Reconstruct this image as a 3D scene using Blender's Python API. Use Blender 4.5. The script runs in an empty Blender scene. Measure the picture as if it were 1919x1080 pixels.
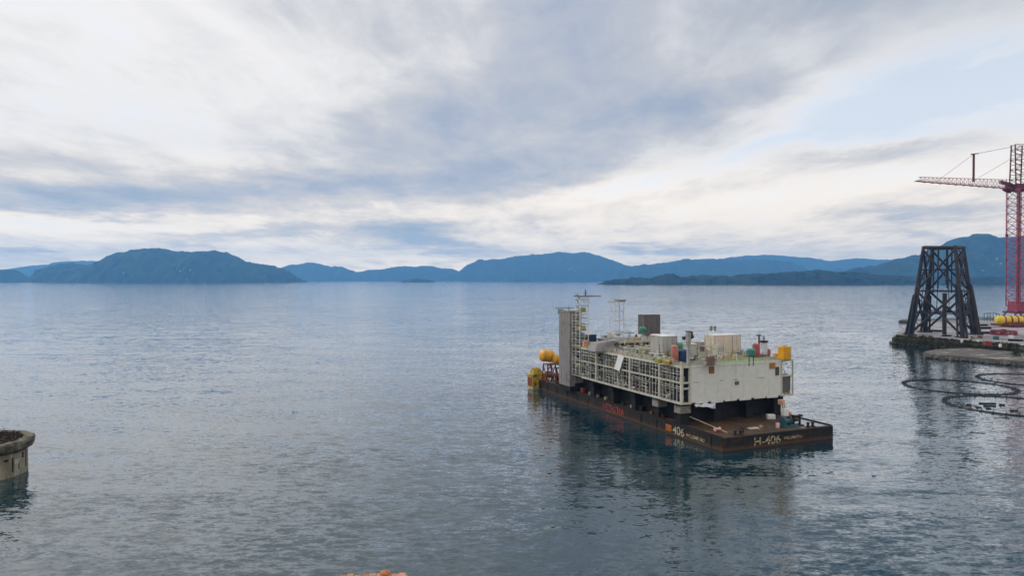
import bpy, math, random
from mathutils import Vector, Matrix, noise as mnoise
random.seed(11)
R = math.radians
SC = bpy.context.scene
COL = SC.collection

# ------------------------------------------------------------------ camera
F, HZ, H = 1280.0, 524.0, 41.6          # focal length in photo pixels, horizon row, camera height
cam_d = bpy.data.cameras.new('camera'); cam = bpy.data.objects.new('camera', cam_d); COL.objects.link(cam)
cam_d.sensor_width = 36.0; cam_d.lens = 36.0 * F / 1919.0
cam_d.clip_start = 1.0; cam_d.clip_end = 80000.0
cam.location = (0, 0, H)
cam.rotation_euler = (R(90) - math.atan(16.0 / F), 0, 0)
SC.camera = cam

# ------------------------------------------------------------------ world: sky with a cloud deck
SUN = Vector((math.sin(R(-64)) * math.cos(R(33)), math.cos(R(-64)) * math.cos(R(33)), math.sin(R(33))))   # ahead to the left, behind the cloud
w = bpy.data.worlds.new('World'); SC.world = w; w.use_nodes = True
nt = w.node_tree; nt.nodes.clear()
def N(tree, typ, **kw):
    n = tree.nodes.new(typ)
    for k, v in kw.items():
        if k.startswith('i_'):
            n.inputs[int(k[2:])].default_value = v
        else:
            setattr(n, k, v)
    return n
def math_node(tree, op, a, b=None, c=None, clamp=False):
    n = tree.nodes.new('ShaderNodeMath'); n.operation = op; n.use_clamp = clamp
    for i, v in enumerate((a, b, c)):
        if v is None: continue
        if isinstance(v, (int, float)): n.inputs[i].default_value = v
        else: tree.links.new(v, n.inputs[i])
    return n.outputs[0]
def vmath(tree, op, a, b=None):
    n = tree.nodes.new('ShaderNodeVectorMath'); n.operation = op
    for i, v in enumerate((a, b)):
        if v is None: continue
        if isinstance(v, tuple): n.inputs[i].default_value = v
        else: tree.links.new(v, n.inputs[i])
    return n
def mixc(tree, fac, a, b, blend='MIX'):
    n = tree.nodes.new('ShaderNodeMix'); n.data_type = 'RGBA'; n.blend_type = blend
    for sock, v in ((n.inputs[0], fac), (n.inputs[6], a), (n.inputs[7], b)):
        if isinstance(v, (int, float)): sock.default_value = v
        elif isinstance(v, tuple): sock.default_value = (*v, 1) if len(v) == 3 else v
        else: tree.links.new(v, sock)
    return n.outputs[2]
def sstep(tree, v, lo, hi):
    n = tree.nodes.new('ShaderNodeMapRange'); n.interpolation_type = 'SMOOTHSTEP'
    tree.links.new(v, n.inputs[0]); n.inputs[1].default_value = lo; n.inputs[2].default_value = hi
    return n.outputs[0]

tc = N(nt, 'ShaderNodeTexCoord')
sep = N(nt, 'ShaderNodeSeparateXYZ'); nt.links.new(tc.outputs['Generated'], sep.inputs[0])
dx, dy, dz = sep.outputs
az = math_node(nt, 'ARCTAN2', dx, dy)
el = math_node(nt, 'ARCSINE', dz)
den = math_node(nt, 'ADD', math_node(nt, 'MAXIMUM', dz, 0.0), 0.10)
comb = N(nt, 'ShaderNodeCombineXYZ')
nt.links.new(math_node(nt, 'DIVIDE', dx, den), comb.inputs[0])
nt.links.new(math_node(nt, 'DIVIDE', dy, den), comb.inputs[1])
P = comb.outputs[0]                                     # point on the cloud layer
def wnoise(scale, detail, rough, rot=0.0, sx=1.0, sy=1.0, dist=0.0, off=(0, 0, 0)):
    mp = N(nt, 'ShaderNodeMapping'); nt.links.new(P, mp.inputs[0])
    mp.inputs[1].default_value = off; mp.inputs[2].default_value = (0, 0, rot); mp.inputs[3].default_value = (sx, sy, 1)
    n = N(nt, 'ShaderNodeTexNoise'); nt.links.new(mp.outputs[0], n.inputs['Vector'])
    n.inputs['Scale'].default_value = scale; n.inputs['Detail'].default_value = detail
    n.inputs['Roughness'].default_value = rough; n.inputs['Distortion'].default_value = dist
    return n
nA = wnoise(0.8, 9, 0.58, R(35), 1.0, 0.55, 0.5, (3.1, 1.7, 0))
nB = wnoise(2.4, 9, 0.6, R(28), 1.0, 0.5, 0.5, (7.7, 2.2, 0))
warp = wnoise(1.3, 9, 0.66, 0, 1, 1, 0.0, (1.1, 9.4, 3))
# warped direction coordinates for the larger cloud masses
azel = N(nt, 'ShaderNodeCombineXYZ'); nt.links.new(az, azel.inputs[0]); nt.links.new(el, azel.inputs[1])
wv = vmath(nt, 'SUBTRACT', warp.outputs['Color'], (0.5, 0.5, 0.5))
wv = vmath(nt, 'MULTIPLY', wv.outputs[0], (0.16, 0.06, 0.0))
AE = vmath(nt, 'ADD', azel.outputs[0], wv.outputs[0]).outputs[0]
masses = [  # px, py, half width, half height, tilt, density
    (60, 150, 280, 180, 0, -.10), (560, 170, 170, 75, -25, -.15), (330, 255, 230, 40, 10, -.10), (150, 20, 200, 60, 0, -.06),
    (1080, 120, 340, 180, -12, .24), (1370, 185, 240, 42, -8, .30), (760, 30, 260, 60, 0, .08), (800, 250, 250, 60, -15, .14),
    (1560, 40, 260, 80, -8, .08),
    (150, 374, 380, 28, -1, .46), (520, 352, 300, 26, -4, .34), (900, 335, 240, 34, -4, .30), (60, 300, 260, 22, 0, .14),
    (220, 420, 360, 20, -2, -.30), (470, 437, 170, 13, -4, .34), (780, 440, 95, 26, 4, .50), (880, 462, 90, 14, 6, .26),
    (1180, 335, 140, 36, -18, -.30), (1060, 372, 180, 16, -10, -.18), (1450, 265, 260, 16, -14, -.18),
    (1670, 190, 250, 80, -5, -.60), (1900, 150, 260, 100, -4, -.44), (1830, 115, 90, 13, -12, .30), (1810, 222, 170, 14, -3, .26),
    (1690, 278, 230, 22, -4, .36), (1560, 355, 330, 26, -6, -.18), (1700, 400, 180, 12, 0, .30), (1760, 445, 120, 9, 8, .20),
    (1160, 462, 40, 10, 10, .34), (1250, 468, 60, 10, 0, .36), (90, 472, 45, 8, 0, .32), (20, 470, 60, 9, 0, .16),
    (560, 480, 330, 14, 0, -.14), (1350, 430, 420, 30, 0, -.10),
]
acc = None
for (cx, cy, sx, sy, rot, amp) in masses:
    a0 = math.atan((cx - 960) / F); ca = math.cos(a0)
    e0 = math.atan((HZ - cy) / F * ca)
    mp = N(nt, 'ShaderNodeMapping', vector_type='TEXTURE'); nt.links.new(AE, mp.inputs[0])
    mp.inputs[1].default_value = (a0, e0, 0); mp.inputs[2].default_value = (0, 0, R(-rot)); mp.inputs[3].default_value = (sx / F * ca * ca, sy / F * ca, 1)
    d = vmath(nt, 'DOT_PRODUCT', mp.outputs[0], mp.outputs[0]).outputs['Value']
    g = math_node(nt, 'EXPONENT', math_node(nt, 'MULTIPLY', d, -1.0))
    acc = math_node(nt, 'MULTIPLY_ADD', g, amp, acc if acc is not None else 0.0)
t = math_node(nt, 'MULTIPLY_ADD', math_node(nt, 'SUBTRACT', nA.outputs[0], 0.5), 0.55, 0.44)
t = math_node(nt, 'MULTIPLY_ADD', math_node(nt, 'SUBTRACT', nB.outputs[0], 0.5), 0.60, t)
nC = wnoise(6.0, 8, 0.62, R(20), 1.0, 0.6, 0.6, (2.7, 5.2, 0))
t = math_node(nt, 'MULTIPLY_ADD', math_node(nt, 'SUBTRACT', nC.outputs[0], 0.5), 0.34, t)
# lumpy cumulus low over the hills
mpD = N(nt, 'ShaderNodeMapping'); nt.links.new(AE, mpD.inputs[0]); mpD.inputs[3].default_value = (9, 26, 1); mpD.inputs[1].default_value = (4.2, 1.1, 0)
nD = N(nt, 'ShaderNodeTexNoise'); nt.links.new(mpD.outputs[0], nD.inputs['Vector']); nD.inputs['Scale'].default_value = 1.0; nD.inputs['Detail'].default_value = 8; nD.inputs['Roughness'].default_value = .62; nD.inputs['Distortion'].default_value = .5
lumpy = math_node(nt, 'MULTIPLY', sstep(nt, el, .20, .03), .62)
t = math_node(nt, 'MULTIPLY_ADD', math_node(nt, 'SUBTRACT', nD.outputs[0], 0.5), lumpy, t)
t = math_node(nt, 'ADD', t, acc)
ramp = N(nt, 'ShaderNodeValToRGB'); nt.links.new(t, ramp.inputs[0])
cr = ramp.color_ramp
cr.elements[0].position = 0.02; cr.elements[0].color = (.86, .95, 1.06, 1)
cr.elements[1].position = 1.0; cr.elements[1].color = (.31, .39, .54, 1)
for pos, c in ((.16, (.92, .95, 1.0)), (.28, (.93, .93, .92)), (.42, (.82, .825, .83)), (.58, (.62, .635, .67)), (.80, (.43, .485, .60))):
    e = cr.elements.new(pos); e.color = (*c, 1)
cloud = ramp.outputs[0]
low = N(nt, 'ShaderNodeValToRGB'); nt.links.new(math_node(nt, 'MULTIPLY', el, 2.5), low.inputs[0])      # warm bright light low in the sky
lr = low.color_ramp; lr.elements[0].position = 0.0; lr.elements[0].color = (4.0, 3.1, 1.9, 1); lr.elements[1].position = 1.0; lr.elements[1].color = (1.06, 1.02, .99, 1)
for pos, c in ((.06, (3.1, 2.45, 1.62)), (.18, (1.85, 1.54, 1.16)), (.45, (1.14, 1.07, 1.0))): lr.elements.new(pos).color = (*c, 1)
cloud = mixc(nt, 1.0, cloud, low.outputs[0], 'MULTIPLY')
sky = N(nt, 'ShaderNodeTexSky', sky_type='NISHITA'); sky.sun_disc = False
sky.sun_elevation = math.asin(SUN.z); sky.sun_rotation = math.atan2(SUN.x, SUN.y)
sky.air_density = 1.0; sky.dust_density = 2.0; sky.ozone_density = 1.5
bg = N(nt, 'ShaderNodeBackground'); bg.inputs[1].default_value = 0.10
cloud10 = mixc(nt, 1.0, cloud, (10, 10, 10), 'MULTIPLY')
zen = math_node(nt, 'MULTIPLY_ADD', sstep(nt, el, 0.26, 0.80), 0.20, 1.0)      # an overcast sky brightens towards the zenith
cz = N(nt, 'ShaderNodeVectorMath', operation='SCALE'); nt.links.new(cloud10, cz.inputs[0]); nt.links.new(zen, cz.inputs[3]); cloud10 = cz.outputs[0]
cover = math_node(nt, 'MULTIPLY_ADD', sstep(nt, t, -0.15, 0.15),   .10, .90)   # thin high veil even in the gaps
mpo = N(nt, 'ShaderNodeMapping', vector_type='TEXTURE'); nt.links.new(AE, mpo.inputs[0])          # the break in the cloud opens wider above the frame on the right
mpo.inputs[1].default_value = (R(36), R(33), 0); mpo.inputs[3].default_value = (R(28), R(14), 1)
opn = math_node(nt, 'EXPONENT', math_node(nt, 'MULTIPLY', vmath(nt, 'DOT_PRODUCT', mpo.outputs[0], mpo.outputs[0]).outputs['Value'], -1.0))
cover = math_node(nt, 'MULTIPLY', cover, math_node(nt, 'MULTIPLY_ADD', opn, -.9, 1.0))
nt.links.new(mixc(nt, cover, sky.outputs[0], cloud10), bg.inputs[0])
wo = N(nt, 'ShaderNodeOutputWorld'); nt.links.new(bg.outputs[0], wo.inputs[0])

# ------------------------------------------------------------------ sun behind cloud, exposure, render settings
sd = bpy.data.lights.new('sun', 'SUN'); sd.energy = 1.45; sd.angle = R(12); sd.color = (1.0, .95, .87)
so = bpy.data.objects.new('sun', sd); COL.objects.link(so); so.rotation_euler = SUN.to_track_quat('Z', 'Y').to_euler()
SC.view_settings.view_transform = 'Standard'; SC.view_settings.look = 'None'
SC.view_settings.exposure = 0.0; SC.view_settings.gamma = 1.0; SC.view_settings.use_curve_mapping = False
SC.render.engine = 'CYCLES'
cy = SC.cycles
cy.max_bounces = 8; cy.diffuse_bounces = 3; cy.glossy_bounces = 3; cy.transmission_bounces = 2; cy.volume_bounces = 6
cy.use_denoising = True; cy.sample_clamp_indirect = 6.0; cy.caustics_reflective = False; cy.caustics_refractive = False

# ------------------------------------------------------------------ helpers
def gp(px, py, z=0.0):
    "a point of the photograph on the level z, as a place in the scene"
    d = F * (H - z) / (py - HZ)
    return Vector(((px - 960) / F * d, d, z))
def gd(px, py, d):
    return Vector(((px - 960) / F * d, d, H - (py - HZ) / F * d))

MATS = {}
def paint(name, col, rough=.55, metal=0.0, var=.25, scale=.6, second=None, amount=.5, sscale=.35, streak=False, bump=0.0, spec=.4):
    if name in MATS: return MATS[name]
    m = bpy.data.materials.new(name); m.use_nodes = True; tr = m.node_tree
    b = tr.nodes['Principled BSDF']
    geo = N(tr, 'ShaderNodeNewGeometry')
    n1 = N(tr, 'ShaderNodeTexNoise'); n1.inputs['Scale'].default_value = scale; n1.inputs['Detail'].default_value = 8
    n1.inputs['Roughness'].default_value = .65
    tr.links.new(geo.outputs['Position'], n1.inputs['Vector'])
    lo = tuple(c * (1 - var) for c in col); hi = tuple(min(1, c * (1 + var)) for c in col)
    c = mixc(tr, sstep(tr, n1.outputs[0], .3, .7), lo, hi)
    if second:
        n2 = N(tr, 'ShaderNodeTexNoise'); n2.inputs['Scale'].default_value = sscale; n2.inputs['Detail'].default_value = 9
        n2.inputs['Roughness'].default_value = .7
        mp = N(tr, 'ShaderNodeMapping'); tr.links.new(geo.outputs['Position'], mp.inputs[0])
        mp.inputs[3].default_value = (1, 1, .25 if streak else 1); mp.inputs[1].default_value = (13, 5, 7)
        tr.links.new(mp.outputs[0], n2.inputs['Vector'])
        th = .5 + (.5 - amount) * .45
        c = mixc(tr, sstep(tr, n2.outputs[0], th - .06, th + .06), c, second)
    tr.links.new(c, b.inputs['Base Color'])
    b.inputs['Roughness'].default_value = rough; b.inputs['Metallic'].default_value = metal
    b.inputs['Specular IOR Level'].default_value = spec
    if bump:
        bn = N(tr, 'ShaderNodeBump'); bn.inputs['Strength'].default_value = bump; bn.inputs['Distance'].default_value = .3
        tr.links.new(n1.outputs[0], bn.inputs['Height']); tr.links.new(bn.outputs[0], b.inputs['Normal'])
    MATS[name] = m
    return m

class MB:
    def __init__(s): s.v = []; s.f = []
    def add(s, vs, fs):
        o = len(s.v); s.v += [tuple(x) for x in vs]; s.f += [tuple(i + o for i in f) for f in fs]; return s
    def box(s, x0, x1, y0, y1, z0, z1):
        return s.add([(x0, y0, z0), (x1, y0, z0), (x1, y1, z0), (x0, y1, z0), (x0, y0, z1), (x1, y0, z1), (x1, y1, z1), (x0, y1, z1)],
                     [(0, 3, 2, 1), (4, 5, 6, 7), (0, 1, 5, 4), (1, 2, 6, 5), (2, 3, 7, 6), (3, 0, 4, 7)])
    def bar(s, p, q, a, b=None):
        "a rectangular bar between two points"
        p = Vector(p); q = Vector(q); b = b or a; d = (q - p).normalized()
        u = d.cross(Vector((0, 0, 1)))
        if u.length < 1e-3: u = Vector((1, 0, 0))
        u.normalize(); n = u.cross(d).normalized(); u *= a / 2; n *= b / 2
        return s.add([p - u - n, p + u - n, p + u + n, p - u + n, q - u - n, q + u - n, q + u + n, q - u + n],
                     [(0, 3, 2, 1), (4, 5, 6, 7), (0, 1, 5, 4), (1, 2, 6, 5), (2, 3, 7, 6), (3, 0, 4, 7)])
    def tube(s, p, q, r, n=8, r2=None):
        p = Vector(p); q = Vector(q); r2 = r if r2 is None else r2; d = (q - p).normalized()
        u = d.cross(Vector((0, 0, 1)))
        if u.length < 1e-3: u = Vector((1, 0, 0))
        u.normalize(); k = d.cross(u)
        vs = []
        for c, rr in ((p, r), (q, r2)):
            for i in range(n):
                a = 2 * math.pi * i / n; vs.append(c + (u * math.cos(a) + k * math.sin(a)) * rr)
        fs = [(i, (i + 1) % n, n + (i + 1) % n, n + i) for i in range(n)]
        fs += [tuple(reversed(range(n))), tuple(range(n, 2 * n))]
        return s.add(vs, fs)
    def prism(s, poly, z0, z1, bevel=0.0):
        n = len(poly)
        vs = [(x, y, z0) for x, y in poly] + [(x, y, z1) for x, y in poly]
        return s.add(vs, [tuple(reversed(range(n))), tuple(range(n, 2 * n))] + [(i, (i + 1) % n, n + (i + 1) % n, n + i) for i in range(n)])
    def lathe(s, prof, n=24, c=(0, 0, 0), axis='z', closed=True):
        vs = []
        for r, z in prof:
            for i in range(n):
                a = 2 * math.pi * i / n
                if axis == 'z': vs.append((c[0] + r * math.cos(a), c[1] + r * math.sin(a), c[2] + z))
                elif axis == 'x': vs.append((c[0] + z, c[1] + r * math.cos(a), c[2] + r * math.sin(a)))
                else: vs.append((c[0] + r * math.sin(a), c[1] + z, c[2] + r * math.cos(a)))
        fs = []
        for k in range(len(prof) - 1):
            for i in range(n):
                j = (i + 1) % n; fs.append((k * n + i, k * n + j, (k + 1) * n + j, (k + 1) * n + i))
        if closed:
            fs.append(tuple(reversed(range(n)))); fs.append(tuple(range((len(prof) - 1) * n, len(prof) * n)))
        return s.add(vs, fs)
    def torus(s, c, Rr, r, n=96, m=6, z=0.0):
        vs = []; fs = []
        for i in range(n):
            a = 2 * math.pi * i / n
            for j in range(m):
                b = 2 * math.pi * j / m
                vs.append((c[0] + (Rr + r * math.cos(b)) * math.cos(a), c[1] + (Rr + r * math.cos(b)) * math.sin(a), c[2] + z + r * math.sin(b)))
        for i in range(n):
            for j in range(m):
                fs.append((i * m + j, ((i + 1) % n) * m + j, ((i + 1) % n) * m + (j + 1) % m, i * m + (j + 1) % m))
        return s.add(vs, fs)
    def build(s, name, mat, parent=None, smooth=False, bevel=0.0):
        me = bpy.data.meshes.new(name); me.from_pydata(s.v, [], s.f); me.update()
        if smooth:
            me.polygons.foreach_set('use_smooth', [True] * len(me.polygons))
            try: me.set_sharp_from_angle(angle=R(40))
            except Exception: pass
        o = bpy.data.objects.new(name, me); COL.objects.link(o)
        if mat: me.materials.append(mat)
        if parent: o.parent = parent
        if bevel:
            bv = o.modifiers.new('bevel', 'BEVEL'); bv.width = bevel; bv.segments = 1; bv.limit_method = 'ANGLE'
        return o
def tag(o, label=None, cat=None, group=None, kind=None):
    if label: o['label'] = label
    if cat: o['category'] = cat
    if group: o['group'] = group
    if kind: o['kind'] = kind
    return o
def thing(name, label, cat, loc=(0, 0, 0), rz=0.0, group=None):
    o = bpy.data.objects.new(name, None); COL.objects.link(o); o.location = loc; o.rotation_euler = (0, 0, rz)
    o.empty_display_size = .5
    return tag(o, label, cat, group)
def box_part(name, dims, mat, parent, bevel=0.0):
    return MB().box(*dims).build(name, mat, parent, bevel=bevel)

# ------------------------------------------------------------------ water
def water_material():
    m = bpy.data.materials.new('sea water'); m.use_nodes = True; tr = m.node_tree
    b = tr.nodes['Principled BSDF']
    geo = N(tr, 'ShaderNodeNewGeometry'); pos = geo.outputs['Position']
    def slopes(scale, rot, sx, sy, detail, amp, off):
        mp = N(tr, 'ShaderNodeMapping'); tr.links.new(pos, mp.inputs[0])
        mp.inputs[1].default_value = off; mp.inputs[2].default_value = (0, 0, rot); mp.inputs[3].default_value = (sx, sy, 1)
        n = N(tr, 'ShaderNodeTexNoise'); n.inputs['Scale'].default_value = scale; n.inputs['Detail'].default_value = detail
        n.inputs['Roughness'].default_value = .55; n.inputs['Distortion'].default_value = .4
        tr.links.new(mp.outputs[0], n.inputs['Vector'])
        s = vmath(tr, 'SUBTRACT', n.outputs['Color'], (.5, .5, .5))
        return vmath(tr, 'MULTIPLY', s.outputs[0], (amp * .42, amp * 1.05, 0)).outputs[0]   # crests lie mostly across the fjord
    def mask(scale, lo, hi, off, sy=1.0):
        mp = N(tr, 'ShaderNodeMapping'); tr.links.new(pos, mp.inputs[0]); mp.inputs[1].default_value = off; mp.inputs[3].default_value = (1, sy, 1)
        n = N(tr, 'ShaderNodeTexNoise'); n.inputs['Scale'].default_value = scale; n.inputs['Detail'].default_value = 3
        tr.links.new(mp.outputs[0], n.inputs['Vector'])
        return sstep(tr, n.outputs[0], lo, hi)
    tiny = slopes(2.3, R(20), .6, 1.1, 3, .34, (5, 9, 2))         # wind ripples
    fine = slopes(.85, R(8), .5, 1.15, 4, .50, (0, 0, 0))        # wavelets a metre or two long
    mid = slopes(.20, R(-14), .5, 1.1, 3, .20, (31, 12, 5))      # small waves
    swell = slopes(.085, R(-32), .16, 1.0, 2, .24, (7, 77, 9))   # long-crested wash
    gust = mask(.006, .36, .64, (200, 40, 0), .6)
    lanes = mask(.02, .40, .60, (20, 300, 0), 3.0)
    amp = math_node(tr, 'MULTIPLY_ADD', math_node(tr, 'ADD', gust, lanes), .38, .55)
    total = vmath(tr, 'ADD', vmath(tr, 'ADD', tiny, fine).outputs[0], mid).outputs[0]
    sc = N(tr, 'ShaderNodeVectorMath', operation='SCALE'); tr.links.new(total, sc.inputs[0]); tr.links.new(amp, sc.inputs[3])
    # wash left by the tow, to the right of the barge
    mpw = N(tr, 'ShaderNodeMapping', vector_type='TEXTURE'); tr.links.new(pos, mpw.inputs[0])
    mpw.inputs[1].default_value = (95, 135, 0); mpw.inputs[2].default_value = (0, 0, R(-35)); mpw.inputs[3].default_value = (75, 42, 1)
    dd = vmath(tr, 'DOT_PRODUCT', mpw.outputs[0], mpw.outputs[0]).outputs['Value']
    wash = math_node(tr, 'EXPONENT', math_node(tr, 'MULTIPLY', dd, -1.0))
    wsc = N(tr, 'ShaderNodeVectorMath', operation='SCALE'); tr.links.new(swell, wsc.inputs[0])
    tr.links.new(math_node(tr, 'MULTIPLY_ADD', wash, 1.3, .25), wsc.inputs[3])
    tot = vmath(tr, 'ADD', sc.outputs[0], wsc.outputs[0]).outputs[0]
    nrm = vmath(tr, 'NORMALIZE', vmath(tr, 'ADD', tot, (0, 0, 1)).outputs[0]).outputs[0]
    tr.links.new(nrm, b.inputs['Normal'])
    b.inputs['Base Color'].default_value = (.0010, .027, .040, 1)
    b.inputs['Roughness'].default_value = .06; b.inputs['IOR'].default_value = 1.333
    b.inputs['Specular IOR Level'].default_value = .5
    b.inputs['Coat Weight'].default_value = .9; b.inputs['Coat IOR'].default_value = 1.333; b.inputs['Coat Roughness'].default_value = .05
    tr.links.new(nrm, b.inputs['Coat Normal'])
    return m
wm = MB(); wm.add([(-21000, -1500, 0), (21000, -1500, 0), (21000, 20600, 0), (-21000, 20600, 0)], [(0, 1, 2, 3)])
tag(wm.build('water', water_material()), 'grey blue rippled fjord water with a dark teal sheen', kind='structure')

# ------------------------------------------------------------------ hills
def forest(name, a, b, clear=(.13, .15, .07), clr=.12):
    return paint(name, a, .9, 0, .5, .012, b, .42, .0035, spec=.1)
M_FOREST = forest('forest', (.009, .021, .021), (.026, .052, .030))
M_FOREST_NEAR = forest('near forest', (.006, .013, .011), (.014, .028, .016))
def interp(pts, x):
    if x <= pts[0][0]: return pts[0][1]
    for (x0, y0), (x1, y1) in zip(pts, pts[1:]):
        if x <= x1:
            k = (x - x0) / (x1 - x0); k = k * k * (3 - 2 * k) * .5 + k * .5
            return y0 + (y1 - y0) * k
    return pts[-1][1]
HILLS = {}
def hill(name, label, pts, front, ridge, back, cols=220, rows=26, rough=.10, tree=9.0, mat=None):
    x0, x1 = pts[0][0], pts[-1][0]
    sd_ = len(HILLS) * 17.3
    def height(px, y):
        X = (px - 960) / F * ridge
        py_ = interp(pts, px) + (1.7 * mnoise.fractal(Vector((px / 16, sd_, 1)), 1.0, 2.0, 4) if rough > .06 else 0)
        base = max((HZ - py_) / F * ridge + H, 0)
        ef = max(.06, math.sin(math.pi * min(1, max(0, (px - x0) / (x1 - x0))))) ** .9          # footprint narrows towards both ends
        s = 1 - (ridge - y) / ((ridge - front) * ef) if y < ridge else 1 - (y - ridge) / ((back - ridge) * ef)
        s = max(0, min(1, s)); prof = math.sin(s * math.pi / 2) ** .85
        edge = min(1, (px - x0) / (.06 * (x1 - x0) + 1e-6), (x1 - px) / (.06 * (x1 - x0) + 1e-6)); edge = max(0, edge) ** .5
        n = 1.2 * mnoise.fractal(Vector((X / 700 + sd_, y / 1100, sd_)), 1.0, 2.0, 6) - .8 * abs(mnoise.noise(Vector((X / 420 + .3 * y / 420, y / 1500, sd_ + 5)))) + .3
        mid_ = 4 * s * (1 - s)
        return -6 if s <= 0 else base * prof * (1 + rough * n * (.25 + mid_)) * (.25 + .75 * edge) + 1.7 * tree * (mnoise.noise(Vector((X / 60, y / 80, sd_))) + .6 * mnoise.noise(Vector((X / 25, y / 80, sd_)))) * min(1, s * 6) - (3 if s == 0 else 0)
    vs = []; fs = []
    for j in range(rows + 1):
        k = j / rows; y = front + (back - front) * k
        for i in range(cols + 1):
            px = x0 + (x1 - x0) * i / cols
            vs.append(((px - 960) / F * ridge, y + 120 * mnoise.noise(Vector((i * .07, j * .5, sd_))), height(px, y)))
    for j in range(rows):
        for i in range(cols):
            a = j * (cols + 1) + i; fs.append((a, a + 1, a + cols + 2, a + cols + 1))
    m = MB(); m.v = vs; m.f = fs
    o = m.build(name, mat or M_FOREST, smooth=True)
    HILLS[name] = height
    return tag(o, label, kind='structure')
hill('far_mountains', 'faint pale blue mountain range along the horizon',
     [(-200, 510), (0, 506), (60, 498), (130, 490), (190, 489), (250, 500), (520, 510), (640, 512), (760, 512), (880, 514), (1100, 514), (1300, 500), (1370, 482), (1440, 478),
      (1520, 483), (1560, 489), (1600, 484), (1660, 487), (1720, 481), (1800, 490), (2100, 505)], 18700, 19500, 20300, 420, 10, .10, 8)
hill('hill_distant_left', 'hazy blue hills beyond the tall island',
     [(500, 526), (520, 502), (560, 496), (580, 492), (612, 497), (640, 501), (670, 511), (700, 506), (750, 500), (800, 499), (850, 504), (880, 519), (905, 527)], 16600, 17500, 18400, 420, 14, .14, 10)
hill('hill_distant_middle', 'broad hazy blue hill in the middle of the horizon',
     [(820, 527), (855, 512), (885, 492), (898, 487), (935, 486), (965, 480), (1010, 476), (1060, 473), (1105, 474), (1130, 481), (1165, 496), (1200, 505), (1240, 520), (1270, 527)], 15300, 16300, 17300, 520, 16, .16, 10)
hill('hill_distant_right', 'long hazy blue ridge right of the middle hill',
     [(1120, 527), (1150, 510), (1180, 501), (1210, 496), (1245, 492), (1280, 487), (1340, 487), (1400, 488), (1450, 490), (1490, 498), (1510, 508), (1540, 515), (1570, 503), (1590, 515), (1640, 527)], 13800, 14800, 15600, 520, 16, .16, 10)
hill('island_mountain', 'tall dark blue wooded island on the left',
     [(40, 529), (64, 521), (78, 508), (100, 501), (130, 498), (175, 499), (205, 492), (240, 477), (270, 468), (300, 465), (345, 469), (390, 474), (416, 474), (435, 485), (455, 496), (475, 493), (510, 500), (545, 512), (575, 527)], 8700, 9800, 11000, 760, 34, .20, 11)
hill('island_left_end', 'low blue headland at the left edge',
     [(-160, 520), (-90, 508), (-10, 505), (20, 507), (42, 515), (60, 527)], 9300, 10100, 10900, 160, 16, .1, 9)
hill('skerry', 'tiny low islet on the open water left of the middle hill',
     [(752, 527.5), (765, 524.8), (782, 521.5), (790, 523.5), (800, 524.5), (815, 527.5)], 9900, 10050, 10200, 60, 8, .05, 3)
hill('skerry_right', 'second small low islet below the middle hill',
     [(960, 526.5), (972, 523.5), (985, 523), (998, 526.5)], 12400, 12550, 12700, 40, 8, .05, 3)
hill('hill_right', 'tall dark blue wooded mountainside at the right edge',
     [(1540, 528), (1580, 512), (1600, 503), (1640, 497), (1680, 490), (1710, 482), (1730, 480), (1780, 462), (1800, 454), (1815, 448), (1850, 451), (1880, 446), (1919, 441), (2000, 436), (2120, 450), (2250, 480)],
     7000, 8100, 9600, 640, 34, .20, 10)
hill('low_peninsula', 'low dark wooded peninsula across the water right of centre',
     [(1122, 532), (1135, 523.5), (1160, 521), (1220, 521), (1240, 516), (1262, 515), (1275, 519), (1330, 517), (1345, 516), (1370, 518), (1420, 514.5), (1460, 512.5), (1500, 511), (1550, 508.5), (1590, 511), (1640, 517), (1720, 519), (1900, 520), (2100, 520), (2200, 530)],
     5100, 5500, 6000, 1000, 18, .12, 9, M_FOREST_NEAR)

# houses low on the slopes
M_HOUSE = paint('white house paint', (.30, .31, .29), .6, var=.06)
M_ROOF = paint('dark house roof', (.10, .07, .06), .7)
def house(px, d, hname, label, group, wdt, dep):
    X = (px - 960) / F * d
    ridge = {'hill_right': 8100, 'island_mountain': 9800, 'low_peninsula': 5500, 'hill_distant_middle': 16300}[hname]
    z = HILLS[hname](960 + X / ridge * F, d)
    t_ = thing('house', label, 'house', (X, d, z), random.uniform(-.5, .5), group)
    MB().box(-wdt / 2, wdt / 2, -dep / 2, dep / 2, -14, 6).build('wall', M_HOUSE, t_)
    a, b_ = wdt / 2 + .6, dep / 2 + .6
    MB().add([(-a, -b_, 6.02), (a, -b_, 6.02), (a, b_, 6.02), (-a, b_, 6.02), (-a, 0, 10), (a, 0, 10)], [(0, 3, 2, 1), (0, 1, 5, 4), (2, 3, 4, 5), (1, 2, 5), (3, 0, 4)]).build('roof', M_ROOF, t_)
for px, d in ((1838, 7330), (1842, 7360), (1861, 7390), (1864, 7340), (1868, 7420), (1876, 7350), (1883, 7410), (1889, 7340), (1893, 7370), (1780, 7360), (1768, 7330), (1850, 7470)):
    house(px, d, 'hill_right', 'small white house on the lower slope behind the red crane', 'houses on the right mountainside', random.uniform(11, 20), 10)
for px, d in ((1629, 7290), (1637, 7320), (1645, 7280), (1652, 7310)):
    house(px, d, 'hill_right', 'small white house near the shore left of the steel jacket', 'houses left of the steel jacket', random.uniform(10, 17), 10)
for px, d in ((338, 9000), (345, 9050), (351, 8900), (357, 9050), (363, 8990), (371, 9040), (352, 8820), (232, 8840)):
    house(px, d, 'island_mountain', 'small pale house on the slope of the tall left island', 'houses on the left island', random.uniform(12, 24), 12)
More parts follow.
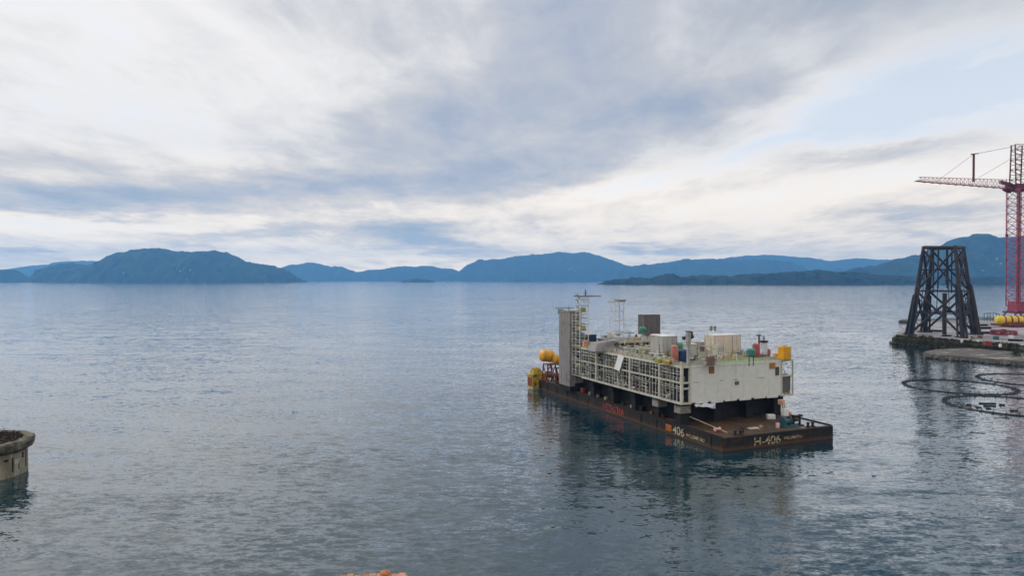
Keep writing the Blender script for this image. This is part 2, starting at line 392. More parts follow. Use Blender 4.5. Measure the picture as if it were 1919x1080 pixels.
for px, d in ((908, 15400), (918, 15420), (930, 15410), (1066, 15500), (1072, 15560), (1078, 15520)):
    house(px, d, 'hill_distant_middle', 'pale building on the far shore under the middle hill', 'buildings on the far shore', random.uniform(36, 60), 24)

# ------------------------------------------------------------------ haze
hz = MB().box(-21400, 21400, -1600, 20900, -30, 880).build('haze', None)
hm = bpy.data.materials.new('fjord haze'); hm.use_nodes = True; ht = hm.node_tree; ht.nodes.clear()
pv = N(ht, 'ShaderNodeVolumePrincipled'); pv.inputs['Color'].default_value = (.20, .53, 1.0, 1); pv.inputs['Density'].default_value = 7.0e-5
pv.inputs['Anisotropy'].default_value = 0.2
hom = N(ht, 'ShaderNodeOutputMaterial'); ht.links.new(pv.outputs[0], hom.inputs['Volume'])
hz.data.materials.append(hm); tag(hz, 'thin blue haze over the fjord', kind='stuff')

# ------------------------------------------------------------------ barge
A = Vector((50.5, 163.3, 0)); YAW = math.atan2(.3925, .9198)
UV = Vector((.9198, .3925, 0)); VV = Vector((-.3925, .9198, 0))
def bw(u, v, z=0.0): return A + UV * u + VV * v + Vector((0, 0, z))
def uv(p): q = p - A; q.z = 0; return q.dot(UV), q.dot(VV)
DECK = 3.4
def hull_material():
    m = bpy.data.materials.new('rusty black hull'); m.use_nodes = True; tr = m.node_tree; b = tr.nodes['Principled BSDF']
    tcn = N(tr, 'ShaderNodeTexCoord'); pos = tcn.outputs['Object']
    sp = N(tr, 'ShaderNodeSeparateXYZ'); tr.links.new(pos, sp.inputs[0])
    def nz(scale, sc, off, det=8):
        mp = N(tr, 'ShaderNodeMapping'); tr.links.new(pos, mp.inputs[0]); mp.inputs[3].default_value = sc; mp.inputs[1].default_value = off
        n = N(tr, 'ShaderNodeTexNoise'); n.inputs['Scale'].default_value = scale; n.inputs['Detail'].default_value = det; n.inputs['Roughness'].default_value = .7
        tr.links.new(mp.outputs[0], n.inputs['Vector']); return n.outputs[0]
    streaks = nz(.9, (1, 1, .12), (3, 3, 3)); blot = nz(.35, (1, 1, .8), (9, 1, 2)); fine = nz(3.0, (1, 1, .6), (0, 4, 0))
    c = mixc(tr, sstep(tr, fine, .3, .7), (.008, .009, .011), (.022, .021, .022))
    c = mixc(tr, sstep(tr, streaks, .50, .64), c, (.045, .022, .013))
    c = mixc(tr, sstep(tr, blot, .56, .70), c, (.085, .035, .015))
    low = sstep(tr, math_node(tr, 'MULTIPLY_ADD', blot, -1.6, sp.outputs[2]), .55, -.25)   # rusty belt along the waterline
    c = mixc(tr, math_node(tr, 'MULTIPLY', low, .6), c, (.11, .055, .028))
    slime = sstep(tr, sp.outputs[2], .35, .1)
    c = mixc(tr, math_node(tr, 'MULTIPLY', slime, .7), c, (.016, .018, .010))
    tr.links.new(c, b.inputs['Base Color']); b.inputs['Roughness'].default_value = .75; b.inputs['Specular IOR Level'].default_value = .25
    return m
M_HULL = hull_material()
M_DECK = paint('rusty deck plate', (.10, .052, .020), .55, var=.4, scale=.5, second=(.045, .030, .018), amount=.5, sscale=.14, spec=.5)
M_WETDECK = paint('wet deck with sky sheen', (.22, .21, .22), .14, var=.2, scale=.6, spec=.6)  # wet plate; its pale grey also stands for reflected sky
M_YEL = paint('weathered yellow', (.48, .33, .020), .5, var=.25, scale=1.2, second=(.13, .07, .025), amount=.42, sscale=.8)
M_BLACK = paint('black steel', (.012, .012, .015), .5, var=.3)
M_DKSTEEL_SHADE = paint('dark steel and shade', (.016, .015, .015), .75, var=.35, second=(.035, .02, .013), amount=.25, spec=.2)  # dark steel, also the painted shade under the module
M_GREYBLK = paint('grey support paint', (.27, .25, .22), .7, var=.3, second=(.10, .06, .035), amount=.3, sscale=.5)
M_CREAM = paint('cream lettering', (.46, .39, .24), .7, var=.25, scale=3, second=(.07, .045, .03), amount=.42, sscale=1.4)
M_REDLET = paint('red lettering', (.42, .045, .025), .7, var=.2, scale=3, second=(.05, .02, .015), amount=.48, sscale=1.2)
M_RUSTRED = paint('rust red steel', (.22, .045, .025), .7, var=.35, second=(.10, .03, .015), amount=.4)
M_ORANGE = paint('orange equipment paint', (.50, .17, .03), .5, var=.2)
M_WHITE = paint('white equipment paint', (.68, .68, .66), .5, var=.08, second=(.40, .34, .27), amount=.2)
M_TEALDK = paint('dark teal paint', (.03, .10, .12), .5)

barge = thing('barge', 'long rusty black cargo barge carrying the white deck module', 'barge', A, YAW)
hb = MB()
prof = [(0, -2.5), (0, DECK), (102.5, DECK), (102.5, 1.2), (97, -2.5)]
hb.add([(0, v, z) for v, z in prof] + [(36, v, z) for v, z in prof],
       [(0, 1, 2, 3, 4), (9, 8, 7, 6, 5), (0, 5, 6, 1), (1, 6, 7, 2), (2, 7, 8, 3), (3, 8, 9, 4), (4, 9, 5, 0)])
hull = hb.build('hull', M_HULL, barge)
MB().box(.35, 35.65, .35, 102, DECK, DECK + .02).build('deck', M_DECK, barge)
m = MB()
m.add([(25.5, 2.0, DECK + .03), (30, 1.2, DECK + .03), (35, 1.0, DECK + .03), (35.4, 7, DECK + .03), (35.3, 13.5, DECK + .03), (33, 12.5, DECK + .03), (31.5, 9, DECK + .03), (28.5, 5.5, DECK + .03)], [tuple(range(8))])
m.build('wet_sheen_patch', M_WETDECK, barge)
MB().box(-.14, -.002, .2, 102.3, 2.95, 3.3).build('rubbing_strake', M_HULL, barge)
MB().box(.3, 35.7, -.14, -.002, 3.0, 3.3).build('rubbing_strake', M_HULL, barge)
for k in range(13):
    v = 4 + k * 7.6
    if 5 < v < 22 or 40 < v < 58: continue
    MB().box(-.2, -.145, v, v + .35, .5, 3.2).build('fender_rib', M_HULL, barge)
edge = MB()
edge.box(0.05, .35, .4, 101.8, DECK, DECK + .28); edge.box(35.65, 35.95, .4, 101.8, DECK, DECK + .28)
edge.build('deck_coaming', M_DKSTEEL_SHADE, barge)
def bitt(u, v, rot=0):
    b_ = MB()
    for s in (-.8, .8):
        b_.lathe([(.34, 0), (.34, .9), (.46, .92), (.46, 1.15), (.3, 1.2)], 10, (u + (s if not rot else 0), v + (s if rot else 0), DECK + .02))
    b_.box(u - (1.5 if not rot else .6), u + (1.5 if not rot else .6), v - (.6 if not rot else 1.5), v + (.6 if not rot else 1.5), DECK + .02, DECK + .12)
    return b_.build('bitt', M_BLACK, barge, True)
for u, v, r_ in ((29.8, 1.6, 0), (6, 1.6, 0), (2, 30, 1), (2, 62, 1), (2, 90, 1), (34, 30, 1), (34, 62, 1)): bitt(u, v, r_)
# roller fairlead by the right stern corner
rf = MB(); rf.box(26.2, 29.2, 3.0, 5.2, DECK + .02, DECK + .3)
for du in (26.5, 28.6): rf.tube((du, 4, DECK + .3), (du, 4, DECK + 2.9), .3, 8)
rf.tube((26.2, 4, DECK + 2.5), (29.4, 4, DECK + 2.5), .32, 8); rf.tube((26.4, 4, DECK + 1.4), (28.7, 4, DECK + 1.4), .26, 8)
rf.build('roller_fairlead', M_BLACK, barge, True)
# yellow bow corner bracket, overhanging the bow and the side
yb = MB(); yb.box(-2.6, 3.2, 102.52, 107.5, .3, 5.0); yb.build('bow_bracket', M_YEL, barge, bevel=.12)
yb = MB(); yb.prism([(-2.9, 102.4), (3.6, 102.4), (3.6, 104), (1.5, 107.8), (-2.9, 107.8)], 5.01, 5.5); yb.build('bow_bracket_flange', M_YEL, barge)
yb = MB()
yb.add([(-2.2, 103, 5.51), (2.6, 103, 5.51), (2.6, 106.8, 5.51), (-2.2, 106.8, 5.51), (-1.5, 103.6, 8.1), (.4, 103.6, 8.1), (.4, 106, 8.1), (-1.5, 106, 8.1)],
       [(0, 3, 2, 1), (4, 5, 6, 7), (0, 1, 5, 4), (1, 2, 6, 5), (2, 3, 7, 6), (3, 0, 4, 7)])
yb.build('bow_bracket_head', M_YEL, barge, bevel=.1)
MB().box(-2.75, -2.61, 103.2, 107, 1.2, 4.4).build('bow_fender', M_RUSTRED, barge)
for s in (0.25, 1.6): MB().box(-2.4 + s, -2.0 + s, 102.38, 102.51, .5, 4.8).build('bracket_rib', M_YEL, barge)
# lettering on stern and side
def lettering(txt, u0, u1, z0, z1, side, mat):
    cu = bpy.data.curves.new('text', 'FONT'); cu.body = txt; cu.extrude = .01; cu.offset = .012
    to = bpy.data.objects.new('text', cu); COL.objects.link(to)
    bpy.context.view_layer.update()
    me = bpy.data.meshes.new_from_object(to.evaluated_get(bpy.context.evaluated_depsgraph_get()))
    bpy.data.objects.remove(to)
    xs = [v.co.x for v in me.vertices]; ys = [v.co.y for v in me.vertices]
    for v in me.vertices:
        a = (v.co.x - min(xs)) / (max(xs) - min(xs)); b_ = (v.co.y - min(ys)) / (max(ys) - min(ys)); e = v.co.z
        if side: v.co = Vector((-.03 - e, u0 + (u1 - u0) * a, z0 + (z1 - z0) * b_))
        else: v.co = Vector((u0 + (u1 - u0) * a, -.03 - e, z0 + (z1 - z0) * b_))
    me.update()
    o = bpy.data.objects.new('lettering', me); COL.objects.link(o); o.parent = barge; me.materials.clear(); me.materials.append(mat)
    return o
lettering('H-406', 9.7, 18.2, .65, 2.75, False, M_CREAM)
lettering('WILLEMSTAD', 19.2, 25.4, 1.35, 2.1, False, M_CREAM)
lettering('406', 19.6, 14.7, .6, 2.8, True, M_CREAM)
lettering('WILLEMSTAD', 14.0, 6.6, .95, 1.8, True, M_CREAM)
lettering('HEEREMA', 55.7, 43.3, .55, 2.85, True, M_REDLET)
MB().box(-.165, -.003, 20.0, 22.6, .9, 2.6).build('rust_patch', paint('bright rust', (.33, .10, .02), .9, var=.4, scale=1.5), barge)
# supports below the module
ZB, ZT = 9.2, 19.2
for v in (17.5, 27.5, 39, 51, 63, 75):
    for u in (1.2, 12, 23, 33):
        pale = u == 1.2 and v in (17.5, 27.5, 75)  # all other blocks are coloured dark to imitate the shade under the module
        MB().box(u - 1.4, u + 2.0, v - 1.4, v + 1.4, 6.4 if pale else 7.2, 8.4).build('support_block', M_GREYBLK if pale else M_DKSTEEL_SHADE, barge, bevel=.08)
        MB().box(u - .9, u + 1.5, v - 1.0, v + 1.0, DECK + .02, 6.39 if pale else 7.19).build('support_leg', M_DKSTEEL_SHADE, barge)
for u in (1.2, 13, 24, 34):
    MB().box(u - .7, u + .9, 16, 80, 8.41, ZB - .02).build('skid_beam', M_DKSTEEL_SHADE, barge)
for v in (19.2, 45, 68):  # dark plates added to fill the space under the module with shade
    MB().box(3.5, 33.5, v, v + .4, DECK + .03, 8.4).build('grillage_shade_plate', M_DKSTEEL_SHADE, barge)
MB().box(2.9, 3.3, 20, 78, DECK + .03, 8.3).build('grillage_shade_plate', M_DKSTEEL_SHADE, barge)
MB().box(33.2, 33.6, 20, 78, DECK + .03, 8.3).build('grillage_shade_plate', M_DKSTEEL_SHADE, barge)
for k in range(11):
    v = 26 + k * 5.0; s = random.uniform(.5, 1.1)
    MB().box(1.2, 1.2 + s * 1.3, v, v + s * 1.8, DECK + .02, DECK + .02 + s * 1.6).build('deck_fitting', random.choice([M_DKSTEEL_SHADE, M_RUSTRED, M_GREYBLK]), barge)

# loose things on the barge deck
def on_deck_box(px, py, z=DECK + .03): return gp(px, py, z)
p = bw(2.2, 15.3, DECK + .05); q = bw(4.6, 3.6, DECK + .25)
tag(MB().tube(p + Vector((0, 0, 2.2)), q, .12, 8).build('boom_pole', paint('cream pole', (.34, .28, .17), .6)), 'long cream pole leaning from the supports down to the barge deck', 'pole')
p = gp(1346, 811, DECK + .03)
wt = thing('rope_windlass', 'small pink and white windlass at the near barge corner', 'windlass', p, YAW)
MB().box(-.9, .9, -.7, .7, 0, .3).build('base', M_RUSTRED, wt); MB().lathe([(.5, -.8), (.5, -.7), (.3, -.68), (.3, .68), (.5, .7), (.5, .8)], 12, (0, 0, .75), 'x').build('drum', paint('pale pink', (.6, .38, .36), .5), wt, True)
p = gp(1478, 801, DECK + .03)
wn = thing('deck_winch', 'white and orange deck winch with lattice boom at the right stern', 'winch', p, YAW)
MB().box(-2.2, 2.2, -1.4, 1.4, 0, .5).build('base_frame', M_TEALDK, wn)
MB().lathe([(1.1, -1.2), (1.1, -1.0), (.7, -.98), (.7, .98), (1.1, 1.0), (1.1, 1.2)], 14, (-.6, 0, 1.5), 'x').build('drum', M_TEALDK, wn, True)
MB().box(-.9, .7, .2, 1.4, 2.7, 4.7).build('cab', M_WHITE, wn, bevel=.1)
bm_ = MB()
for s in (-.35, .35):
    bm_.bar((s - .4, .8, 4.72), (s + 3.6, 1.4, 1.4), .28); bm_.bar((s - .4, .8, 4.72), (s - 1.0, 1.2, 6.6), .25)
for k in range(6):
    a = k / 5; bm_.bar((-.75 + 4 * a, .8 + .6 * a, 4.72 - 3.3 * a), (-.05 + 4 * a, .8 + .6 * a, 4.72 - 3.3 * a), .15)
bm_.build('boom', M_ORANGE, wn)
MB().box(-1.7, -.3, .6, 1.8, 5.6, 6.9).build('counterweight', paint('salmon', (.55, .30, .24), .5), wn, bevel=.1)
MB().lathe([(.5, -.5), (.7, -.3), (.7, .3), (.5, .5)], 12, (3.9, 1.3, 1.4), 'x').build('motor', paint('brown motor', (.20, .09, .04), .6), wn, True)
tag(MB().box(-1.1, 1.1, -.7, .7, 0, 1.2).build('site_box', M_WHITE, bevel=.08), 'white box on the barge deck left of the deck winch', 'box').location = gp(1446, 786, DECK + .03)
o = MB()
for k in range(5): o.bar((-1.6, -.5 + .25 * k, .12 + .02 * k), (1.5 + .2 * (k % 2), -.5 + .25 * k, .12 + .02 * k), .2)
o = tag(o.build('plank_pile', paint('pale timber', (.55, .48, .36), .7)), 'small pile of pale planks on the brown barge deck', 'planks'); o.location = gp(1414, 805, DECK + .03); o.rotation_euler[2] = YAW
for px, py, lab, mt in ((1428, 808, 'cream drum beside the pale planks on the barge deck', M_CREAM), (1392, 812, 'dark drum at the stern edge left of the pale planks', M_BLACK), (1459, 803, 'pale pink drum left of the deck winch base', paint('pale pink', (.6, .38, .36)))):
    o = tag(MB().lathe([(.45, 0), (.5, .05), (.5, .6), (.52, .62), (.5, .66), (.5, 1.2), (.45, 1.25)], 12).build('drum', mt, smooth=True), lab, 'drum'); o.location = gp(px, py, DECK + .03)
# tarpaulin hanging below the end wall
tv = []; tf = []
for j in range(5):
    for i in range(13):
        a = i / 12; b_ = j / 4
        tv.append((2.2 + 6.8 * a, 13.6 - .5 * b_ - .3 * math.sin(a * 9 + b_ * 2), ZB - .15 - b_ * (.5 + 1.1 * a ** 2) + .1 * math.sin(a * 14)))
for j in range(4):
    for i in range(12): k = j * 13 + i; tf.append((k, k + 1, k + 14, k + 13))
mt = MB().add(tv, tf); o = mt.build('tarpaulin', paint('pale tarpaulin', (.55, .56, .64), .6, var=.1), smooth=True)
o.location = A; o.rotation_euler[2] = YAW; tag(o, 'pale lavender tarpaulin hanging under the white end wall', 'tarpaulin')
sm = o.modifiers.new('thickness', 'SOLIDIFY'); sm.thickness = .04

# yellow tanks and red frames at the bow
M_BUOY = paint('orange yellow tank paint', (.72, .33, .015), .4, var=.12, second=(.35, .14, .02), amount=.12)
def frame_stand(label, u, v, w_, d_, h, mat, name='tank_stand'):
    t_ = thing(name, label, 'stand', bw(u, v, DECK + .03), YAW)
    for sx in (-1, 1):
        for sy in (-1, 1): MB().bar((sx * w_, sy * d_, 0), (sx * w_ * .75, sy * d_ * .8, h), .4).build('leg', mat, t_)
    for sx in (-1, 1): MB().bar((sx * w_, -d_, .3), (sx * w_ * .78, d_ * .85, h * .9), .28).build('brace', mat, t_)
    for sy in (-1, 1): MB().bar((-w_, sy * d_, .3), (w_ * .78, sy * d_ * .85, h * .9), .28).build('brace', mat, t_)
    for zz in (.45, .97): MB().box(-w_ * (1 - .25 * zz), w_ * (1 - .25 * zz), -d_ * .9, d_ * .9, h * zz - .15, h * zz + .12).build('platform', mat, t_)
    return t_
frame_stand('rust red frame carrying the large yellow tank at the bow', 1.6, 97, 2.0, 2.2, 6.9, M_RUSTRED)
frame_stand('rust red frame carrying the smaller yellow tank beside the grey tower', 5.0, 93.5, 1.7, 1.9, 5.6, M_RUSTRED)
def tank(label, pc, d, r, L, tilt, name='storage_tank'):
    c = gd(pc[0], pc[1], d)
    t_ = thing(name, label, 'tank', (c.x, c.y, c.z), 0.0)
    hL = L / 2
    shl = MB().lathe([(r * .35, -hL - r * .35), (r * .75, -hL - r * .2), (r, -hL), (r, hL), (r * .75, hL + r * .2), (r * .35, hL + r * .35)], 20, (0, 0, 0), 'x').build('shell', M_BUOY, t_, True)
    for s in (-.55, .55): MB().lathe([(r * 1.01, s * hL - .1), (r * 1.05, s * hL - .1), (r * 1.05, s * hL + .1), (r * 1.01, s * hL + .1)], 20, (0, 0, 0), 'x').build('band', M_YEL, shl, True)
    t_.rotation_euler = (0, tilt, R(20))
    return t_
tank('large orange yellow tank on a red frame at the bow', (1025.5, 667.5), 252.5, 2.15, 4.2, R(8))
tank('smaller orange yellow tank tucked against the grey tower', (1044.5, 675), 252.0, 1.85, 2.2, R(12))
for k, (px, py, r_, mt, lab) in enumerate(((1029, 709, 1.3, M_RUSTRED, 'red cable reel left of the frames at the bow'), (1040, 713, 1.2, M_WHITE, 'white cable reel between the red reels at the bow'),
                               (1050, 716, 1.6, M_RUSTRED, 'larger rust red cable reel nearest the grey tower'), (1058, 721, 1.2, paint('beige reel', (.42, .30, .17)), 'beige cable reel at the foot of the grey tower'))):
    p = gp(px, py, DECK + .03)
    t_ = thing('cable_reel', lab, 'cable reel', p, YAW + .4 * k)
    for s in (-.8, .8): MB().lathe([(r_, s - .07), (r_, s + .07)], 16, (0, 0, r_), 'y').build('flange', mt, t_)
    MB().lathe([(r_ * .62, -.72), (r_ * .62, .72)], 14, (0, 0, r_), 'y').build('cable_drum', M_BLACK if k % 2 else M_RUSTRED, t_, True)

# ------------------------------------------------------------------ module
M_WALL = paint('module wall paint', (.62, .63, .60), .55, var=.06, scale=.8, second=(.50, .49, .45), amount=.18, sscale=.30, streak=True)
M_FRAME = paint('module frame paint', (.50, .49, .42), .55, var=.12, scale=1.0, second=(.26, .22, .12), amount=.22, sscale=.8)
M_FRAME_MIN = paint('secondary frame paint', (.30, .30, .26), .6, var=.2, scale=1.0, second=(.13, .11, .06), amount=.35, sscale=.8)
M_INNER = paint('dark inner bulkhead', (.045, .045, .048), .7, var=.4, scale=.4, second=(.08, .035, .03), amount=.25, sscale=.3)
M_FLOOR = paint('module deck paint', (.20, .20, .15), .7, var=.3, second=(.17, .20, .06), amount=.4, sscale=.2)
M_GREEN = paint('fresh green deck paint', (.14, .30, .06), .6, var=.25, second=(.25, .26, .12), amount=.35, sscale=.4)
M_PIPE = paint('pale pipe', (.42, .42, .40), .4, var=.15)
M_RED = paint('dark red equipment', (.14, .025, .025), .5, var=.2)
M_BLUE = paint('navy tank paint', (.014, .045, .14), .5, var=.3, scale=1.5, second=(.07, .08, .09), amount=.22, sscale=.9)
M_TEAL = paint('turquoise paint', (.045, .22, .17), .5, var=.3, scale=1.5, second=(.14, .16, .13), amount=.25, sscale=.9)
M_PINK = paint('salmon primer', (.44, .17, .15), .6, var=.3, second=(.50, .24, .13), amount=.4, sscale=.35)
M_OLIVE = paint('yellow green grime', (.28, .27, .07), .7, var=.4)
M_GREY = paint('grey sheeting', (.235, .225, .225), .75, var=.10, scale=.35, second=(.17, .15, .145), amount=.35, sscale=.16)
M_DKGREY = paint('dark grey sheeting', (.115, .11, .11), .75, var=.15, scale=.4, second=(.15, .085, .075), amount=.3, sscale=.2)
M_BEIGE = paint('beige paint', (.45, .38, .27), .6, var=.15)
M_RUSTHATCH = paint('rusty hatch', (.20, .095, .035), .7, var=.3)

U0, U1, V0, V1 = -1.5, 36.6, 14.0, 82.0
mod = thing('deck_module', 'huge white and grey steel deck module with open galleries on the barge', 'platform module', bw(0, 0, 0), YAW)
def mp_(name, dims, mat, bevel=0.0): return box_part(name, dims, mat, mod, bevel)
def mbar(name, p, q, a, mat, b=None): return MB().bar(p, q, a, b).build(name, mat, mod)
def mtube(name, p, q, r, mat, n=8): return MB().tube(p, q, r, n).build(name, mat, mod, True)
ZM = 14.8
mp_('bottom_deck', (U0 + .35, U1 - .35, V0 + .35, V1, ZB + .05, ZB + .4), M_FRAME_MIN)
mp_('middle_deck', (U0 + .35, U1 - .35, V0 + .35, V1, ZM - .25, ZM + .05), M_FRAME_MIN)
mp_('top_deck', (U0 + .02, U1, V0 + .02, V1, ZT - .4, ZT), M_FLOOR)
# green floor areas
g1 = gp(1205, 655, ZT); u_, v_ = uv(g1)
mp_('painted_floor', (u_ - 5, u_ + 9, v_ - 7, v_ + 4, ZT + .004, ZT + .02), M_GREEN)
mp_('painted_floor', (14, 27, V0 + .9, V0 + 4.6, ZT + .004, ZT + .02), M_GREEN)
cols = [0, 4.8, 9.5, 14.1, 19, 24.1, 28.6, 33.7, 38.7, 43.3, 48, 53]
major = {0, 9.5, 24.1, 43.3}
for L in cols:
    s = .62 if L in major else .34
    mp_('column', (U0 - .02 if L in major else U0 + .05, U0 + s, V0 + L - (.02 if L == 0 else 0), V0 + L + s, ZB, ZT - .41), M_FRAME if L in major else M_FRAME_MIN)
for L0, L1 in zip(cols, cols[1:]):
    a0, a1 = V0 + L0 + (.64 if L0 in major else .36), V0 + L1 - .02
    if L0 >= 53: a0 += .02
    mp_('edge_beam', (U0 + .04, U0 + .40, a0, a1, ZB - .05, ZB + .55), M_FRAME)
    mp_('edge_beam', (U0 + .04, U0 + .34, a0, a1, ZM - .22, ZM + .22), M_FRAME)
    mp_('gallery_rail', (U0 + .10, U0 + .22, a0, a1, ZM - 1.75, ZM - 1.50), M_FRAME_MIN)
    mp_('gallery_rail', (U0 + .10, U0 + .20, a0, a1, ZM + 1.15, ZM + 1.30), M_FRAME_MIN)
mp_('edge_beam', (U0 - .03, U0 + .5, V0 - .03, V0 + 53.4, ZT - .56, ZT + .03), M_FRAME)
for L0, L1 in zip(cols, cols[1:]):
    n_ = 3
    for k in range(1, n_):
        a = V0 + L0 + (L1 - L0) * k / n_ + .15
        mp_('scaffold_standard', (U0 - .10, U0 - .02, a, a + .09, ZB + .3, ZT - .6), random.choice([M_FRAME, M_WHITE, M_FRAME_MIN]))
    for z in (ZB + 1.5, ZM + 2.2, ZM + 3.2):
        if random.random() < .8: mp_('scaffold_ledger', (U0 - .19, U0 - .11, V0 + L0 + .2, V0 + L1 + random.uniform(-1.5, .4), z, z + .10), random.choice([M_FRAME, M_WHITE]))
# diagonals in some bays
for L0, L1 in ((4.8, 9.5), (28.6, 33.7), (48, 53), (53, 58.5)):
    mbar('gallery_brace', (U0 + .45, V0 + L0 + .5, ZB + .5), (U0 + .45, V0 + L1, ZM - .3), .22, M_FRAME_MIN)
# inner bulkhead pieces
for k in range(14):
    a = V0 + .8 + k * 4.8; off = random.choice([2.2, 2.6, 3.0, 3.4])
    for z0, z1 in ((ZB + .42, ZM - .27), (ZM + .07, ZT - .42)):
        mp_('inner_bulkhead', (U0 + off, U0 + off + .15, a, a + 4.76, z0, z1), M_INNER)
# equipment inside the galleries
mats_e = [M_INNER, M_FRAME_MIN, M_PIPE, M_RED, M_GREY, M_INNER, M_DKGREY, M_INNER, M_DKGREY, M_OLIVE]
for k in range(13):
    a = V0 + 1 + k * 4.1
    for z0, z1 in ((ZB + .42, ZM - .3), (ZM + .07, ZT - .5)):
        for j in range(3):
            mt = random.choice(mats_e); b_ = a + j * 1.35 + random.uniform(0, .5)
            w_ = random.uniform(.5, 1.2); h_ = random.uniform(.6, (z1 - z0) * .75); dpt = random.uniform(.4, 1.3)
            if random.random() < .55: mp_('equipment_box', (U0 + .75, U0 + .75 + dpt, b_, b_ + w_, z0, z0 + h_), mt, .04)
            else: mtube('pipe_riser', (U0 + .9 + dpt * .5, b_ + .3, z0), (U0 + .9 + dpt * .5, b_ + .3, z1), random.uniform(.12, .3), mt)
for z in (ZB + 2.2, ZB + 3.1, ZB + 4.3, ZM + 1.9, ZM + 2.7, ZM + 3.3):
    for seg in range(4):
        a = V0 + 1 + seg * 14 + random.uniform(0, 3); mtube('pipe_run', (U0 + random.uniform(.7, 1.3), a, z), (U0 + random.uniform(.7, 1.3), a + random.uniform(6, 12), z), random.uniform(.1, .22), random.choice([M_PIPE, M_FRAME, M_GREY, M_PIPE]))
# valve lumps at the rail (white handwheels, junction boxes) visible in the bays
for k in range(46):
    a = V0 + random.uniform(.8, 53); z = random.choice([ZB + .9, ZB + 1.6, ZM - 1.2, ZM + .5, ZM + 1.6])
    s = random.uniform(.18, .42)
    mp_('junction_box', (U0 + .42, U0 + .42 + s, a, a + s * 1.3, z, z + s * 1.4), random.choice([M_PIPE, M_WHITE, M_FRAME, M_WHITE, M_BLACK]), .03)
# white sheet hung over the side
o = MB(); c0 = V0 + 28.6
sh = [(U0 - .25, c0 + .2, ZM + .1), (U0 - .25, c0 + 2.9, ZM + .1), (U0 - .12, c0 + 3.9, ZT - .2)]
o.add([(U0 - .35, c0 + 3.6, ZM - .1), (U0 - .35, c0 + .6, ZM - .5), (U0 - .15, c0 - 1.6, ZT - .25), (U0 - .15, c0 + 1.6, ZT - .1),
       (U0 - .28, c0 + 3.6, ZM - .1), (U0 - .28, c0 + .6, ZM - .5), (U0 - .08, c0 - 1.6, ZT - .25), (U0 - .08, c0 + 1.6, ZT - .1)],
      [(0, 1, 2, 3), (7, 6, 5, 4), (0, 4, 5, 1), (1, 5, 6, 2), (2, 6, 7, 3), (3, 7, 4, 0)])
o = o.build('cover_sheet', paint('white sheet', (.72, .73, .74), .5, var=.05)); o.location = A; o.rotation_euler[2] = YAW
tag(o, 'white slanted sheet hung on the gallery side of the module', 'sheet')
# end wall, two rows of panels
u = 1.5; k = 0
xs = [1.62 + i * (32 - 1.62) / 7 for i in range(8)]
for i in range(7):
    for j, (z0, z1) in enumerate(((ZB + .35, ZM - .12), (ZM + .12, ZT - .45))):
        dz = .0 if j else .03
        mp_('wall_panel', (xs[i] + .02, xs[i + 1] - .02, V0 + .04 - dz, V0 + .22, z0, z1), M_WALL)
mp_('wall_backing', (1.6, 32, V0 + .23, V0 + .34, ZB + .3, ZT - .42), M_FRAME_MIN)
for i in range(7):
    if i in (0, 2, 3, 5): mp_('seam_plate', (xs[i] + .5, xs[i] + random.uniform(1.6, 3.2), V0 - .04, V0 + .03, ZM - .10, ZM + .08), M_FRAME_MIN)
mp_('seam_beam', (1.62, 31.98, V0 - .01, V0 + .2, ZM - .11, ZM + .11), M_WALL)
for i, a in enumerate((3.0, 8, 12.6, 17.5, 22.5, 27)): mp_('bottom_flange', (a, a + 3.9, V0 - .12, V0 + .2, ZB - .05 - (.12 if i % 2 else 0), ZB + .33), M_WALL)
mp_('top_flange', (1.62, 31.98, V0 - .10, V0 + .2, ZT - .44, ZT + .05), M_WALL)
for (a, b_) in ((1.02, 1.6), (32.02, 32.5)): mp_('corner_post', (a, b_, V0 - .08, V0 + .5, ZB - .05, ZT - .0), M_FRAME)
mp_('corner_post', (U1 - .34, U1, V0 - .02, V0 + .32, ZB, ZT - .02), M_FRAME)
for z in (ZB, ZM - .22, ZM - 1.7): mp_('end_beam', (U0 + .64, 1.0, V0, V0 + .3, z, z + .42), M_FRAME)
mp_('end_beam', (U0 + .64, 1.0, V0 - .02, V0 + .3, ZT - .55, ZT + .02), M_FRAME)
for z in (ZB, ZM - .2, ZT - .42): mp_('end_beam', (32.52, U1 - .36, V0, V0 + .3, z, z + .38), M_FRAME)
# equipment in the end bays
for k in range(7):
    z = random.choice([ZB + .45, ZM + .1, ZB + 2.6]); a = random.uniform(-.7, .2)
    mp_('equipment_box', (a, a + random.uniform(.4, .8), V0 + .9 + .3 * k, V0 + 1.6 + .3 * k, z, z + random.uniform(.7, 2.0)), random.choice([M_RED, M_GREY, M_INNER, M_FRAME_MIN]))
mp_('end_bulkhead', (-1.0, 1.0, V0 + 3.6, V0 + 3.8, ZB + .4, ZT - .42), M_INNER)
mp_('stair_enclosure', (32.6, 36.1, V0 + .6, V0 + 6, ZB + .5, ZM - .3), M_DKGREY)
for k in range(26):
    p_ = (random.uniform(32.7, 36.0), V0 + random.uniform(.3, 3.0), random.uniform(ZM + .2, ZT - .6)); d_ = Vector((random.uniform(-1, 1), random.uniform(-.4, .4), random.uniform(-1.2, 1.2)))
    q_ = Vector(p_) + d_; q_.x = min(max(q_.x, 32.6), 36.2); q_.z = min(max(q_.z, ZM + .1), ZT - .5)
    mbar('scaffold_pole', p_, q_, .12, random.choice([M_WHITE, M_PIPE, M_DKGREY, M_WHITE]))
for k in range(5):
    a = 33 + k * .62; mp_('equipment_box', (a, a + .35, V0 + .3, V0 + .58, ZB + .42, ZB + random.uniform(.7, 1.5)), random.choice([M_BEIGE, M_WHITE, M_OLIVE]))
